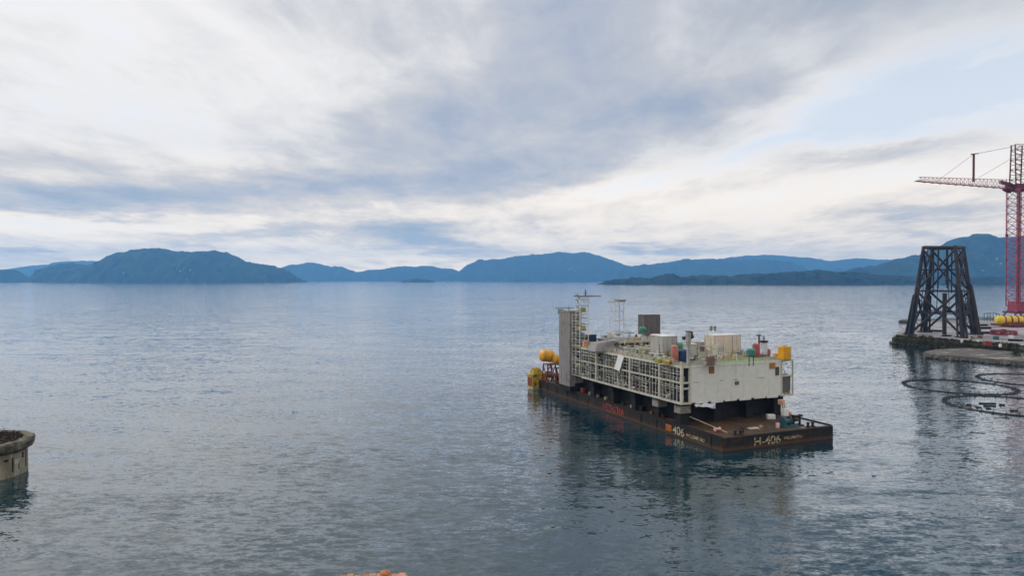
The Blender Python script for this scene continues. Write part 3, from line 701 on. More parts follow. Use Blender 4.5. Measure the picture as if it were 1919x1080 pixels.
# hatches on the end wall
def hatch(px, py, w_, h_, mat, lab):
    # plane v = V0 in photo terms
    k = (px - 960) / F
    b0 = bw(0, V0); uu = (k * b0.y - b0.x) / (UV.x - k * UV.y); pw = bw(uu, V0)
    z = H - (py - HZ) / F * pw.y
    o = MB().box(uu - w_ / 2, uu + w_ / 2, V0 - .22, V0 + .035, z - h_ / 2, z + h_ / 2).build('hatch', mat, mod, bevel=.05); o['label'] = lab
    return o
hatch(1334.5, 694, 1.6, 1.9, M_RUSTHATCH, 'rusty brown hatch upper left on the end wall')
hatch(1382, 718.5, 1.3, 1.0, M_DKGREY, 'dark hatch in the middle of the end wall')
hatch(1448.5, 686, 1.9, 1.6, paint('orange rust hatch', (.34, .15, .03), .7), 'orange hatch upper right on the end wall')
hatch(1457.5, 696, 1.2, 2.3, paint('dark green door', (.05, .07, .045), .6), 'dark green door at the right end of the wall')
# right side, rear wall
for k in range(8): mp_('wall_panel', (U1 - .5, U1 - .3, V0 + 6.2 + k * 7.7, V0 + 13.8 + k * 7.7, ZB + .4, ZT - .42), M_WALL)
for k in range(5): mp_('wall_panel', (U0 + 2 + k * 7, U0 + 8.95 + k * 7, V1 - .3, V1 - .05, ZB + .4, ZT - .42), M_WALL)
# handrails round the top deck
def rail(p0, p1, step=1.7, mat=None, h=1.1):
    p0 = Vector(p0); p1 = Vector(p1); n_ = max(1, int((p1 - p0).length / step)); m_ = MB()
    for i in range(n_ + 1):
        c = p0 + (p1 - p0) * i / n_; m_.bar(c, c + Vector((0, 0, h)), .07)
    for z in (h * .5, h): m_.bar(p0 + Vector((0, 0, z)), p1 + Vector((0, 0, z)), .06)
    return m_.build('handrail', mat or M_BEIGE, mod)
for a0, a1 in ((0, 9.2), (9.6, 23.8), (24.4, 42.8), (43.4, 53)):
    rail((U0 + .2, V0 + a0 + .2, ZT + .03), (U0 + .2, V0 + a1, ZT + .03))
rail((3, V0 + .25, ZT + .06), (16, V0 + .25, ZT + .06), 1.7, M_PIPE); rail((17, V0 + .25, ZT + .06), (31, V0 + .25, ZT + .06), 1.7, M_PIPE)
rail((17, V0 + 6, ZT), (24, V0 + 6, ZT), 1.0, M_YEL); rail((U1 - .3, V0 + 2, ZT), (U1 - .3, V1 - 2, ZT), 2.2)
# lumps along the edge: pad eyes, vent caps, stanchion feet
for k in range(44):
    v = V0 + 1 + k * 1.2; s = random.uniform(.25, .7)
    mp_('pad_eye', (U0 + .6, U0 + .6 + s, v, v + s, ZT + .01, ZT + random.uniform(.35, 1.5)), random.choice([M_BEIGE, M_FRAME, M_OLIVE, M_PIPE, M_FRAME_MIN]), .05)
for k in range(150):
    uu, vv = random.uniform(2, 34), random.uniform(V0 + 6, V1 - 3); s = random.uniform(.3, 1.0)
    mp_('vent_cap', (uu, uu + s, vv, vv + s * random.uniform(.6, 1.6), ZT + .01, ZT + random.uniform(.4, 1.7)), random.choice([M_BEIGE, M_FRAME, M_OLIVE, M_PIPE, M_GREY, M_FRAME_MIN, M_DKGREY, M_WHITE, M_RUSTRED]), .05)
for k in range(46):
    uu, vv = random.uniform(2, 30), random.uniform(V0 + 8, V1 - 6)
    mtube('deck_pipe', (uu, vv, ZT + random.uniform(.3, 1.2)), (uu + random.uniform(2, 6), vv + random.uniform(-3, 3), ZT + random.uniform(.3, 1.2)), random.uniform(.08, .2), random.choice([M_PIPE, M_BEIGE, M_WHITE]))
for k in range(70):
    uu, vv = random.uniform(1, 35), random.uniform(V0 + 1.5, V1 - 5); hh = random.uniform(1.2, 4.2)
    mtube('vent_pipe', (uu, vv, ZT), (uu, vv, ZT + hh), random.uniform(.05, .13), random.choice([M_WHITE, M_PIPE, M_BEIGE, M_YEL, M_DKGREY, M_GREY]), 6)
# raised grey deck with pale edge towards the bow
mp_('raised_deck', (9, 31, V0 + 47, V1 - 6, ZT + 1.6, ZT + 2.0), M_GREY)
mp_('raised_deck_edge', (8.9, 31.1, V0 + 46.6, V0 + 46.98, ZT + 1.5, ZT + 2.1), M_BEIGE)
for k in range(44):
    uu, vv = random.uniform(3, 30), random.uniform(V0 + 26, V1 - 6); z_ = ZT + (2.01 if uu > 9 and vv > V0 + 47 else .01); s = random.uniform(.4, 1.5)
    if random.random() < .6: mp_('deck_unit', (uu, uu + s, vv, vv + s * random.uniform(.6, 1.8), z_, z_ + random.uniform(.5, 2.4)), random.choice([M_BEIGE, M_FRAME, M_OLIVE, M_PIPE, M_WHITE, M_DKGREY, M_INNER, M_PINK, M_FRAME_MIN]), .05)
    else: mtube('pipe_rack_pipe', (uu, vv, z_ + random.uniform(.4, 2.2)), (uu + random.uniform(2, 7), vv + random.uniform(-2, 2), z_ + random.uniform(.4, 2.2)), random.uniform(.1, .25), random.choice([M_PIPE, M_BEIGE, M_WHITE, M_DKGREY]))
for k in range(8): mp_('deck_post', (9.5 + k * 2.8, 9.9 + k * 2.8, V0 + 47.2, V0 + 47.6, ZT + .01, ZT + 1.58), M_BEIGE)

# ---- corner mast of the end wall
mb_ = MB(); mb_.box(1.02, 1.7, V0 + .6, V0 + 1.3, ZT + .01, ZT + 5.2); mb_.box(.9, 1.9, V0 + .5, V0 + 1.5, ZT + 5.2, ZT + 8.6)
o = mb_.build('exhaust_stack', paint('grey stack', (.30, .29, .28), .6), bevel=.06); o.location = A; o.rotation_euler[2] = YAW
tag(o, 'slim grey exhaust stack rising at the near corner of the module', 'stack')
MB().box(.95, 1.85, V0 + .55, V0 + 1.45, ZT + 8.61, ZT + 9.0).build('stack_cap', M_DKGREY, o)

# ---- tall grey sheeted tower, with stair scaffold
TA, TB = V0 + 60.6, V0 + 68.6
tw = thing('sheeted_tower', 'tall grey sheeted tower standing at the bow end of the module', 'tower', bw(U0 - .3, TA, 0), YAW)
MB().box(0, 4.5, 0, TB - TA, 5.2, 30.6).build('sheeting', M_GREY, tw)
for k in range(1, 4): MB().box(-.05, -.003, k * 2.0 - .03, k * 2.0 + .03, 5.3, 30.5).build('sheet_joint', M_DKGREY, tw)
MB().box(-.2, 4.7, -.2, TB - TA + .2, 30.61, 30.9).build('cap', M_FRAME_MIN, tw)
MB().box(.3, 4.2, .3, TB - TA - .3, 3.42, 5.19).build('foot', M_DKSTEEL_SHADE, tw)
for k in range(3): MB().bar((.2 + k, 1 + 2 * k, 30.9), (.2 + k, 1 + 2 * k, 32.0 + .8 * (k % 2)), .12).build('pole', M_DKGREY, tw)
MB().bar((.8, -1.0, 32.0), (.8, TB - TA + 4, 31.4), .28).build('cross_arm', M_DKGREY, tw)
MB().box(.2, 1.6, 7.4, 9.2, 29.6, 31.2).build('lamp_box', M_TEALDK, tw)
st = thing('stair_scaffold', 'slender white stair scaffold between the grey tower and the galleries', 'scaffold', bw(U0 + .3, V0 + 54.6, 0), YAW)
sw, sl = 3.2, 5.4
for x in (0, sw):
    for y in (0, sl / 2, sl): MB().bar((x, y, 9.8), (x, y, 36.0 if y != sl else 30.2), .17).build('standard', M_WHITE, st)
for k in range(13):
    z = 10.2 + k * 2.05
    if z > 35: break
    L_ = sl if z < 30 else sl / 2
    MB().box(0, sw, .1, L_ - .1, z, z + .12).build('landing', M_GREY if k % 2 else M_FRAME_MIN, st)
    MB().bar((.2, .2, z), (.2, L_ - .2, z + 2.0), .3, .12).build('flight', M_FRAME_MIN if k % 3 else M_DKGREY, st)
    for y in (0, L_): MB().bar((0, y, z + 1), (sw, y, z + 1), .09).build('ledger', M_WHITE, st)
    MB().bar((0, 0, z + 1.05), (0, L_, z + 1.05), .09).build('ledger', M_WHITE, st)
    if k % 3 == 1: MB().box(.3, sw * .8, .5, L_ * .7, z + .13, z + 1.4).build('stored_load', random.choice([M_DKGREY, M_GREY, M_OLIVE]), st)
MB().box(-.5, sw + 3.0, -3.2, sl / 2 + .6, 35.9, 36.2).build('top_platform', M_DKGREY, st)
MB().bar((1.4, -1.2, 36.2), (1.4, -1.2, 38.2), .3).build('beacon_post', M_DKGREY, st)
MB().bar((.5, -1.8, 37.0), (2.3, -.6, 37.0), .2).build('beacon_arm', M_DKGREY, st)
MB().bar((0, .1, 29.9), (0, -4.5, 30.4), .18).build('outrigger', M_OLIVE, st)
o = MB().box(-1.0, 1.0, -.8, .8, 0, 2.1).build('pallet_load', M_PINK, bevel=.1); o.location = bw(U0 + 1.8, V0 + 53.2, ZT + .02); o.rotation_euler[2] = YAW
tag(o, 'salmon pink boxed load at the foot of the stair scaffold', 'load')

# ---- equipment standing on the top deck
def deck(px, py, z=ZT + .02): return gp(px, py, z)
def cabin(name, label, px, py, wu, dv, h, mat, cat, parts=(), z=ZT + .02):
    t_ = thing(name, label, cat, deck(px, py, z), YAW)
    body = MB().box(0, wu, 0, dv, .15, h).build('body', mat, t_, bevel=.06)
    MB().box(.1, wu - .1, .1, dv - .1, 0, .14).build('skid', M_DKSTEEL_SHADE, t_)
    MB().box(-.08, wu + .08, -.08, dv + .08, h + .005, h + .12).build('roof', M_WHITE if mat is not M_DKGREY else M_DKGREY, t_)
    for nm, dims, mm in parts: MB().box(*dims).build(nm, mm, body)
    k_ = .45
    while k_ < wu - .3:
        MB().box(k_, k_ + .14, -.035, -.002, .3, h - .15).build('corrugation', mat, body); k_ += .62
    k_ = .45
    while k_ < dv - .3:
        MB().box(-.035, -.002, k_, k_ + .14, .3, h - .15).build('corrugation', mat, body); k_ += .62
    for x_, y_ in ((-.05, -.05), (wu - .09, -.05), (-.05, dv - .09)): MB().box(x_, x_ + .14, y_, y_ + .14, .15, h).build('corner_post', M_FRAME_MIN, body)
    return t_
M_CAB = paint('cabin grey', (.40, .39, .38), .6, var=.08, second=(.32, .27, .22), amount=.3, sscale=.25)
cabin('equipment_cabin', 'plain grey equipment cabin on the module roof left of the pink cylinder', 1243, 668, 5.0, 6.5, 5.7, M_CAB, 'cabin',
      [('rib', (1.6, 1.7, -.05, -.003, .3, 5.4), M_GREY), ('rib', (3.3, 3.4, -.05, -.003, .3, 5.4), M_GREY), ('rib', (-.05, -.003, 2, 2.1, .3, 5.4), M_GREY), ('rib', (-.05, -.003, 4.2, 4.3, .3, 5.4), M_GREY)])
cabin('white_cabin', 'long cream white cabin at the back of the module roof under a lamp mast', 1340, 665, 9.8, 4.5, 5.6, paint('warm white cladding', (.62, .54, .46), .6, var=.08, second=(.50, .36, .24), amount=.3, sscale=.2), 'cabin',
      [('cladding_joint', (6.6, 6.75, -.05, -.003, .3, 5.4), M_DKGREY), ('cladding_joint', (8.3, 8.4, -.05, -.003, .3, 5.4), M_BEIGE), ('cladding_joint', (3.3, 3.4, -.05, -.003, .3, 5.4), M_BEIGE)])
p = deck(1341, 662) + Vector((0, 0, 5.8)) + VV * 1.0
lm = thing('lamp_mast', 'short mast with two floodlights above the cream white cabin', 'lamp mast', p, YAW)
MB().bar((0, 0, -.02), (0, 0, 2.4), .16).build('pole', M_WHITE, lm); MB().bar((-1.2, 0, 2.2), (1.2, 0, 2.2), .1).build('arm', M_DKGREY, lm)
for s in (-.75, .75): MB().box(s - .38, s + .38, -.25, .2, .9, 2.14).build('floodlight', paint('dull green lamp', (.16, .19, .17)), lm)
def vessel(name, label, px, py, r, h, mat, cat='tank', band=None, z=ZT + .02):
    t_ = thing(name, label, cat, deck(px, py, z), YAW)
    shl = MB().lathe([(r * .92, 0), (r, .1), (r, h - r * .3), (r * .8, h - .08 * r), (r * .3, h)], 18).build('shell', mat, t_, True)
    for k in range(2): MB().lathe([(r * 1.01, h * (.3 + .35 * k)), (r * 1.05, h * (.3 + .35 * k)), (r * 1.05, h * (.3 + .35 * k) + .12), (r * 1.01, h * (.3 + .35 * k) + .12)], 18).build('hoop', band or mat, shl, True)
    return t_
vessel('upright_tank', 'pink upright cylinder beside the navy tank on the module roof', 1265, 679, 1.0, 4.6, M_PINK)
vessel('upright_tank', 'squat navy blue tank behind the near roof edge', 1281, 678, 1.5, 3.3, M_BLUE)
vessel('upright_tank', 'green tank just behind the navy blue tank', 1279, 668, 1.5, 4.0, paint('mid green paint', (.06, .24, .14), .5, second=(.2, .25, .2), amount=.25))
cabin('tool_container', 'pale low container with white roof between the navy tank and the exhaust stack', 1291, 676, 3.0, 2.4, 4.4, paint('pale grey container', (.42, .41, .38), .6), 'container')
bl = thing('covered_crane', 'black covered crane head on the module roof left of the exhaust stack', 'crane', deck(1291, 668), YAW)
MB().bar((0, 0, 0), (0, 0, 5.0), .7).build('pedestal', M_BLACK, bl)
MB().lathe([(.5, 0), (1.2, .4), (1.3, 1.0), (.9, 1.6), (.4, 1.8)], 9, (.4, 0, 4.9)).build('head', M_BLACK, bl)
MB().bar((-1.9, 0, 5.2), (.6, 0, 5.8), .9).build('arm', M_BLACK, bl)
MB().box(.2, 1.2, -.5, .5, 6.0, 7.2).build('housing', M_BLACK, bl)
# beige scaffold in front of the cabin
sc_ = thing('roof_scaffold', 'beige tube scaffold with hanging sheets on the roof edge above the end wall', 'scaffold', deck(1322, 686), YAW)
for x in (0, 2.0, 4.0, 6.0):
    for y in (0, 2.2): MB().bar((x, y, 0), (x, y, 6.6 - (1.6 if x > 5 else 0) + (.5 if x == 2 else 0)), .12).build('standard', M_BEIGE if x != 4 else M_WHITE, sc_)
for z in (1.6, 3.4, 5.0):
    for y in (0, 2.2): MB().bar((0, y, z), (6, y, z), .10).build('ledger', M_BEIGE, sc_)
    MB().box(.1, 5.9, .15, 2.05, z - .12, z - .06).build('board', M_PIPE, sc_)
MB().box(2.3, 3.7, -.06, -.02, 2.6, 4.9).build('sheet', paint('cream sheet', (.62, .60, .42), .6), sc_)
MB().box(4.2, 5.8, -.06, -.02, 3.2, 4.6).build('sheet', M_PIPE, sc_)
MB().box(.1, 1.7, 2.25, 2.3, 3.3, 5.9).build('sheet', M_GREY, sc_)
for k in range(3): MB().bar((2 * k, 0, .1), (2 * k + 2, 0, 1.6 + 1.7), .09).build('brace', M_WHITE, sc_)
o = MB().box(0, 1.9, 0, 1.5, 0, 2.3).build('tool_chest', paint('purple brown chest', (.16, .10, .085), .6), bevel=.06); o.location = deck(1330, 686.5); o.rotation_euler[2] = YAW
tag(o, 'purple brown chest at the roof edge below the beige scaffold', 'chest')
vessel('buffer_vessel', 'turquoise vessel on a post right of the cream white cabin', 1409, 668, 1.0, 2.0, M_TEAL, z=ZT + 2.6)
o = MB()
for s in (-1, 1): o.bar((s * .7, 0, 0), (s * .7, 0, 2.58), .2)
o.box(-1, 1, -.7, .7, 2.4, 2.57); o = o.build('vessel_frame', M_DKGREY); q = deck(1409, 668, ZT + 2.6); o.location = (q.x, q.y, ZT + .02); o.rotation_euler[2] = YAW
tag(o, 'dark frame holding up the turquoise vessel', 'frame')
vessel('red_separator', 'pink red upright separator right of the turquoise vessel', 1418, 670, 1.0, 4.0, paint('faded red', (.36, .09, .09), .5, var=.2))
pk = thing('pump_skid', 'dark red pump skid with two tall columns near the right roof edge', 'pump skid', deck(1428, 668), YAW)
MB().box(-1.5, 2.2, -1.2, 1.2, 0, .4).build('base', M_DKGREY, pk)
MB().tube((-.9, 0, .4), (-.9, 0, 6.2), .24).build('column', M_RED, pk, True); MB().tube((1.2, .3, .4), (1.2, .3, 5.8), .2).build('column', M_DKGREY, pk, True)
MB().box(.5, 1.9, -.5, .9, .41, 3.9).build('cabinet', paint('lavender white', (.55, .54, .60), .5), pk, bevel=.06)
MB().box(.4, 2.0, -.6, 1.0, 3.91, 4.5).build('cabinet_top', M_BLACK, pk)
MB().bar((-.9, 0, 4.1), (1.2, .3, 4.3), .35).build('crossover_pipe', M_RED, pk); MB().bar((-1.8, 0, 6.1), (-.2, 0, 6.1), .4).build('head', M_TEALDK, pk)
o = MB().lathe([(.7, 0), (.8, .1), (.8, 1.7), (.5, 2.0)], 12).build('drum', paint('faded red', (.36, .09, .09)), smooth=True); o.location = deck(1440, 667)
tag(o, 'faded red drum right of the pump skid', 'drum')
o = MB().lathe([(.6, 0), (.7, .1), (.7, 1.3), (.5, 1.5)], 12).build('drum', paint('tan orange', (.55, .30, .10)), smooth=True); o.location = deck(1455, 672)
tag(o, 'tan drum left of the yellow box on the roof', 'drum')
yt = thing('yellow_tote', 'bright yellow box tank on the right corner of the module roof', 'tank', deck(1470, 676.5), YAW)
MB().box(0, 2.5, 0, 2.3, .25, 3.8).build('body', paint('bright yellow', (.62, .30, .006), .45, var=.1), yt, bevel=.12)
MB().box(.05, 2.45, .05, 2.25, 0, .24).build('skid', M_OLIVE, yt); MB().box(.8, 1.6, .7, 1.5, 3.82, 4.05).build('lid', M_OLIVE, yt)
for x in (-.04, 2.54): MB().bar((x, -.04, .1), (x, -.04, 3.9), .12).build('frame_post', paint('bright yellow', (.62, .30, .006)), yt)
# things far back on the roof
cabin('navy_container', 'navy container near the foot of the tall grey tower', 1098, 648, 4.2, 3.0, 3.6, paint('deep navy', (.012, .03, .07), .5), 'container', [('panel', (1.6, 3.2, -.05, -.003, .5, 1.2), M_WHITE)])
vessel('upright_tank', 'teal tank between the tall tower and the navy container', 1092, 648, .8, 4.4, paint('light teal', (.08, .26, .26), .5))
o = MB(); o.add([(0, 0, 0), (9, 0, 0), (9, 6, 0), (0, 6, 0), (1.5, 1, 2.6), (6.5, 1, 3.2), (6.5, 5, 3.2), (1.5, 5, 2.6)], [(0, 3, 2, 1), (4, 5, 6, 7), (0, 1, 5, 4), (1, 2, 6, 5), (2, 3, 7, 6), (3, 0, 4, 7)])
o = o.build('covered_stack', M_GREY, bevel=.2); o.location = deck(1115, 661); o.rotation_euler[2] = YAW; tag(o, 'grey brown covered stack behind the gallery edge near the tower', 'covered load')
tag(o, kind=None)
ft = thing('frame_tower', 'thin pale lattice frame tower at the back of the module roof', 'frame tower', deck(1151, 641), YAW)
for x in (0, 4.2):
    for y in (0, 3.0): MB().bar((x, y, 0), (x, y, 14.2), .20).build('post', M_WHITE if x == 0 else M_PIPE, ft)
for z in (3.5, 7.2, 10.8):
    for y in (0, 3): MB().bar((0, y, z), (4.2, y, z), .14).build('rung', M_PIPE, ft)
    for x in (0, 4.2): MB().bar((x, 0, z), (x, 3, z), .14).build('rung', M_PIPE, ft)
MB().bar((0, 0, 10.8), (4.2, 0, 7.2), .12).build('brace', M_BEIGE, ft); MB().bar((0, 0, 13.6), (4.2, 0, 10.8), .12).build('brace', M_BEIGE, ft)
MB().box(-.3, 4.6, -.3, 3.3, 14.21, 14.6).build('top_frame', M_BEIGE, ft)
MB().box(2.2, 4.9, -.4, 3.3, 14.62, 15.0).build('top_plate', M_DKGREY, ft)
for k in range(4): MB().box(.3 + k * .5, 1.1 + k * .6, .4, 1.6, .05 + k * .7, .7 + k * .75).build('stored_part', [M_DKGREY, M_GREY, M_WHITE, M_BLACK][k], ft)
db = cabin('dark_tower', 'dark grey sheeted tower block at the back of the module roof', 1206, 640, 7.4, 3.2, 9.4, M_DKGREY, 'tower', [('sheet_joint', (2.4, 2.48, -.05, -.003, .3, 9.2), M_GREY), ('sheet_joint', (5.0, 5.08, -.05, -.003, .3, 9.2), M_GREY)])
tl = thing('davit_crane', 'turquoise davit crane in front of the dark tower block', 'davit', deck(1208, 644), YAW)
MB().tube((0, 0, 0), (0, 0, 4.6), .35).build('post', paint('green davit', (.02, .17, .12)), tl, True)
MB().lathe([(.4, -1.4), (.9, -1.1), (.9, .6), (.5, .9)], 12, (-.5, 0, 5.0), 'x').build('drum', M_TEAL, tl, True)
for k, (px, py, L_, mt, lab) in enumerate(((1166, 645, 6.5, paint('salmon pipe', (.52, .30, .20)), 'salmon pipe bundle left of the turquoise davit'), (1176, 650, 6, M_BEIGE, 'beige pipe bundle in front of the salmon pipes'), (1214, 646, 3, M_BEIGE, 'short beige pipe bundle under the dark tower block'))):
    o = MB()
    for j in range(5): o.tube((0, .45 * j, .25 + .38 * (j % 2)), (L_, .45 * j, .25 + .38 * (j % 2)), .22)
    for x in (.6, L_ - .6): o.box(x - .1, x + .1, -.4, 2.2, 0, .22)
    for x in (.6, L_ - .6): o.bar((x, -.4, 0), (x, -.4, 2.0), .14)
    o = o.build('pipe_bundle', mt, smooth=True); o.location = deck(px, py); o.rotation_euler[2] = YAW; tag(o, lab, 'pipes')
for k, (px, py, w_, h_, mt, lab) in enumerate(((1122, 645, 2.2, 1.8, M_WHITE, 'white crate right of the navy container'), (1131, 643, 1.8, 2.6, M_PIPE, 'pale upright crate left of the frame tower'), (1139, 644, 1.4, 2.2, M_DKGREY, 'dark crate at the left foot of the frame tower'),
                                              (1182, 641, 4.0, 1.2, M_WHITE, 'flat white crate behind the salmon pipes'), (1222, 648, 2.0, 2.2, M_BEIGE, 'tan crate under the dark tower block'), (1300, 660, 2.2, 3.0, M_BEIGE, 'tan crate behind the exhaust stack'),
                                              (1234, 682, 1.3, 1.0, M_OLIVE, 'low olive crate at the gallery edge below the grey cabin'), (1250, 684, 1.6, .8, M_YEL, 'low yellow crate at the gallery edge beside the pink cylinder'))):
    o = MB().box(0, w_, 0, 1.6, 0, h_); o.box(-.06, w_ + .06, -.06, 1.66, h_ * .45, h_ * .52); o.box(-.06, w_ + .06, -.06, 1.66, h_ - .12, h_ + .05)
    o = o.build('crate', mt); o.location = deck(px, py); o.rotation_euler[2] = YAW; tag(o, lab, 'crate')

# ------------------------------------------------------------------ quay, jetty and pontoons on the right
M_CONC = paint('pale quay concrete', (.33, .32, .33), .8, var=.25, scale=.12, second=(.16, .15, .15), amount=.48, sscale=.06)
M_CONCDK = paint('dark stained concrete', (.10, .09, .08), .8, var=.35, scale=.3, second=(.05, .05, .04), amount=.4)
QZ = 4.5
P0 = gp(1673, 645); P0 = Vector((245, 440, 0)); P2 = Vector((286, 350, 0))
quay_poly = [(245, 440), (286, 350), (480, 330), (560, 640), (354, 604)]
q_ = MB(); q_.prism(quay_poly, -2, QZ - .5); tag(q_.build('quay', paint('mossy quay wall', (.075, .062, .035), .9, var=.4, scale=.3, second=(.05, .055, .022), amount=.5, sscale=.2)), 'concrete quay carrying the jacket and the crane', kind='structure')
cx_, cy_ = 370, 460
q_ = MB(); q_.prism([(cx_ + (x - cx_) * .997, cy_ + (y - cy_) * .997) for x, y in quay_poly], QZ - .49, QZ); tag(q_.build('quay_top', M_CONC), 'pale concrete surface of the quay', kind='structure')
jp = [(219.5, 361), (222, 357), (244, 327), (270, 300), (330, 300), (330, 356), (283, 346), (262, 392), (238, 384), (224, 372)]
q_ = MB(); q_.prism(jp, -2, 1.7); tag(q_.build('jetty', M_CONCDK), 'low dark sided landing jetty in front of the quay', kind='structure')
cx_, cy_ = 265, 350
q_ = MB(); q_.prism([(cx_ + (x - cx_) * .985, cy_ + (y - cy_) * .985) for x, y in jp], 1.71, 2.3); tag(q_.build('jetty_slab', paint('bright worn concrete', (.33, .32, .31), .75, var=.2, scale=.2, second=(.09, .08, .065), amount=.66, sscale=.10)), 'pale worn slab on the landing jetty', kind='structure')
# overgrown edge of the quay
def foliage(name, path, count, width, hmin, hmax, size, mats, label=None, z=QZ, drop=0.0, parent=None):
    obs = []
    for mi, mt in enumerate(mats):
        vs = []; fs = []
        for i in range(count // len(mats)):
            k = random.random() * (len(path) - 1); a = int(k); k -= a
            x = path[a][0] + (path[a + 1][0] - path[a][0]) * k; y = path[a][1] + (path[a + 1][1] - path[a][1]) * k
            cl = mnoise.noise(Vector((x * .25, y * .25, mi * 4))) + .35
            if cl < random.random() * .6 - .05: continue
            ex = random.gauss(0, width * .4); nx_, ny_ = .85, .5
            hh = max(hmin, hmax * (cl + .2) * random.random())
            if ex < -.4: hh -= drop * random.random()
            c = Vector((x + ex * nx_, y + ex * ny_, z + hh))
            d1 = Vector((random.uniform(-1, 1), random.uniform(-1, 1), random.uniform(-.6, .9))) * size; d2 = Vector((random.uniform(-1, 1), random.uniform(-1, 1), random.uniform(-.4, 1))) * size
            o = len(vs); vs += [c, c + d1, c + d1 * .8 + d2, c + d2]; fs.append((o, o + 1, o + 2, o + 3))
        m_ = MB(); m_.v = [tuple(v) for v in vs]; m_.f = fs
        o_ = m_.build(name, mt, parent)
        if not parent: tag(o_, label[mi], kind='stuff')
        obs.append(o_)
    return obs
M_GRASS = paint('dry grass green', (.085, .080, .032), .9, var=.4, scale=.4, spec=.1); M_SCRUB = paint('brown scrub', (.085, .060, .030), .9, var=.4, scale=.4, spec=.1); M_BUSH = paint('dark bush green', (.035, .042, .022), .9, var=.4, scale=.4, spec=.1)
edge_path = [(246.5, 438), (256, 417), (266, 395), (276, 373), (287, 349)]
foliage('edge_grass', edge_path, 30000, 5.0, -.6, 1.9, .5, [M_GRASS, M_SCRUB, M_BUSH], ['green grass growing along the quay edge', 'brown scrub growing along the quay edge', 'dark bushes growing along the quay edge'], QZ, 5.2)
# stones along the water line of the quay
m_ = MB()
rp = [(244.6, 440.5), (286, 350)]; rp2 = [(219, 360.5), (244, 326.5), (269, 300)]
for k in range(230):
    a = random.random(); s_ = random.uniform(.4, 1.2)
    if k % 2: x, y = 244.6 + 41.4 * a, 440.5 - 90 * a
    elif a < .5: x, y = 219 + 50 * a, 360.5 - 68 * a
    else: x, y = 244 + 50 * (a - .5), 326.5 - 53 * (a - .5)
    r_ = MB().lathe([(s_ * .5, -.8), (s_, -.3), (s_ * .9, .3 * s_), (s_ * .4, .7 * s_)], 6)
    m_.add([Vector((x - .5, y - .3, .3 + random.random() * .8)) + Vector(v) * (1 + .3 * mnoise.noise(Vector(v) * 1.3 + Vector((k, 0, 0)))) for v in r_.v], r_.f)
tag(m_.build('riprap', M_CONCDK), 'dark stones along the waterline of quay and jetty', kind='stuff')
# dark pontoon behind
q_ = MB(); q_.prism([(371, 655), (384, 640), (470, 655), (520, 720), (390, 680)], -1, 2.2); o = q_.build('back_pontoon', paint('dark wet pontoon', (.035, .045, .045), .5)); tag(o, 'low dark pontoon behind the quay', 'pontoon')
q_ = MB()
for s in range(7): q_.bar((395 + 9 * s, 655 + 2 * s, 2.2), (395 + 9 * s, 655 + 2 * s, 3.6), .25)
q_.bar((395, 655, 3.6), (449, 667, 3.6), .2); q_.build('pontoon_rail', M_TEALDK, o)
gw = thing('gangway', 'dark blue gangway frame between the jacket and the yellow float', 'gangway', (415, 600, QZ), R(8))
MB().box(0, 15, 0, 2.5, 1.9, 3.1).build('deck', paint('blue grey gangway', (.12, .15, .19)), gw)
for s in range(6): MB().bar((s * 3, 0, 0), (s * 3, 0, 7), .4).build('post', M_TEALDK, gw)
MB().bar((0, 0, 7), (9, 0, 8), .5).build('beam', M_TEALDK, gw); MB().bar((9, 0, 8), (15, 0, 6.4), .5).build('beam', M_TEALDK, gw)

# steel lying about the quay; the first three bars imitate the jacket's cast shadow
for k, (px, py, L_, h_, rot, lab) in enumerate(((1842, 611, 9, 1.3, .1, 'dark bar standing in for jacket shadow, farthest back on the right'), (1845, 617, 11, 1.5, .0, 'dark bar standing in for jacket shadow, middle right of the jacket'), (1847, 626, 14, 1.4, -.05, 'long dark bar standing in for jacket shadow, nearest the front right'),
        (1700, 628, 6, 1.6, .6, 'dark steel beam left of the jacket foot'), (1752, 622, 10, 1.2, -.3, 'dark steel beam between the jacket feet'), (1775, 631, 7, .9, .2, 'short dark steel beam in front of the jacket'), (1905, 640, 8, 1.2, -.2, 'dark steel beam at the right edge of the quay'))):
    o = MB(); o.box(-L_ / 2, L_ / 2, -.8, .8, 0, .2); o.box(-L_ / 2, L_ / 2, -.12, .12, .2, h_ - .2); o.box(-L_ / 2, L_ / 2, -.8, .8, h_ - .2, h_)
    o = o.build('steel_and_shadow_bar', M_DKSTEEL_SHADE); o.location = gp(px, py, QZ + .01); o.rotation_euler[2] = rot; tag(o, lab, 'beam', kind='thing')
for k, (px, py, w_, mt, lab) in enumerate(((1822, 636, 2.4, M_GREYBLK, 'grey crate on the quay right of the jacket foot'), (1838, 634, 1.8, M_RUSTRED, 'rust red crate behind the red skip'), (1690, 632, 2.0, M_GREYBLK, 'grey crate at the left corner of the quay'), (1745, 634, 1.6, M_BEIGE, 'tan crate by the quay edge under the jacket'), (1868, 637, 2.6, M_TEALDK, 'dark teal crate right of the red skip'), (1896, 634, 2.2, M_WHITE, 'white crate right of the red turntable'))):
    o = MB().box(-w_ / 2, w_ / 2, -w_ / 2, w_ / 2, .15, w_ * .8); o.box(-w_ / 2, -w_ / 2 + .3, -w_ / 2, w_ / 2, 0, .15); o.box(w_ / 2 - .3, w_ / 2, -w_ / 2, w_ / 2, 0, .15); o.box(-w_ / 2 - .05, w_ / 2 + .05, -w_ / 2 - .05, w_ / 2 + .05, w_ * .7, w_ * .76)
    o = o.build('crate', mt); o.location = gp(px, py, QZ + .01); o.rotation_euler[2] = .3 * k; tag(o, lab, 'crate')

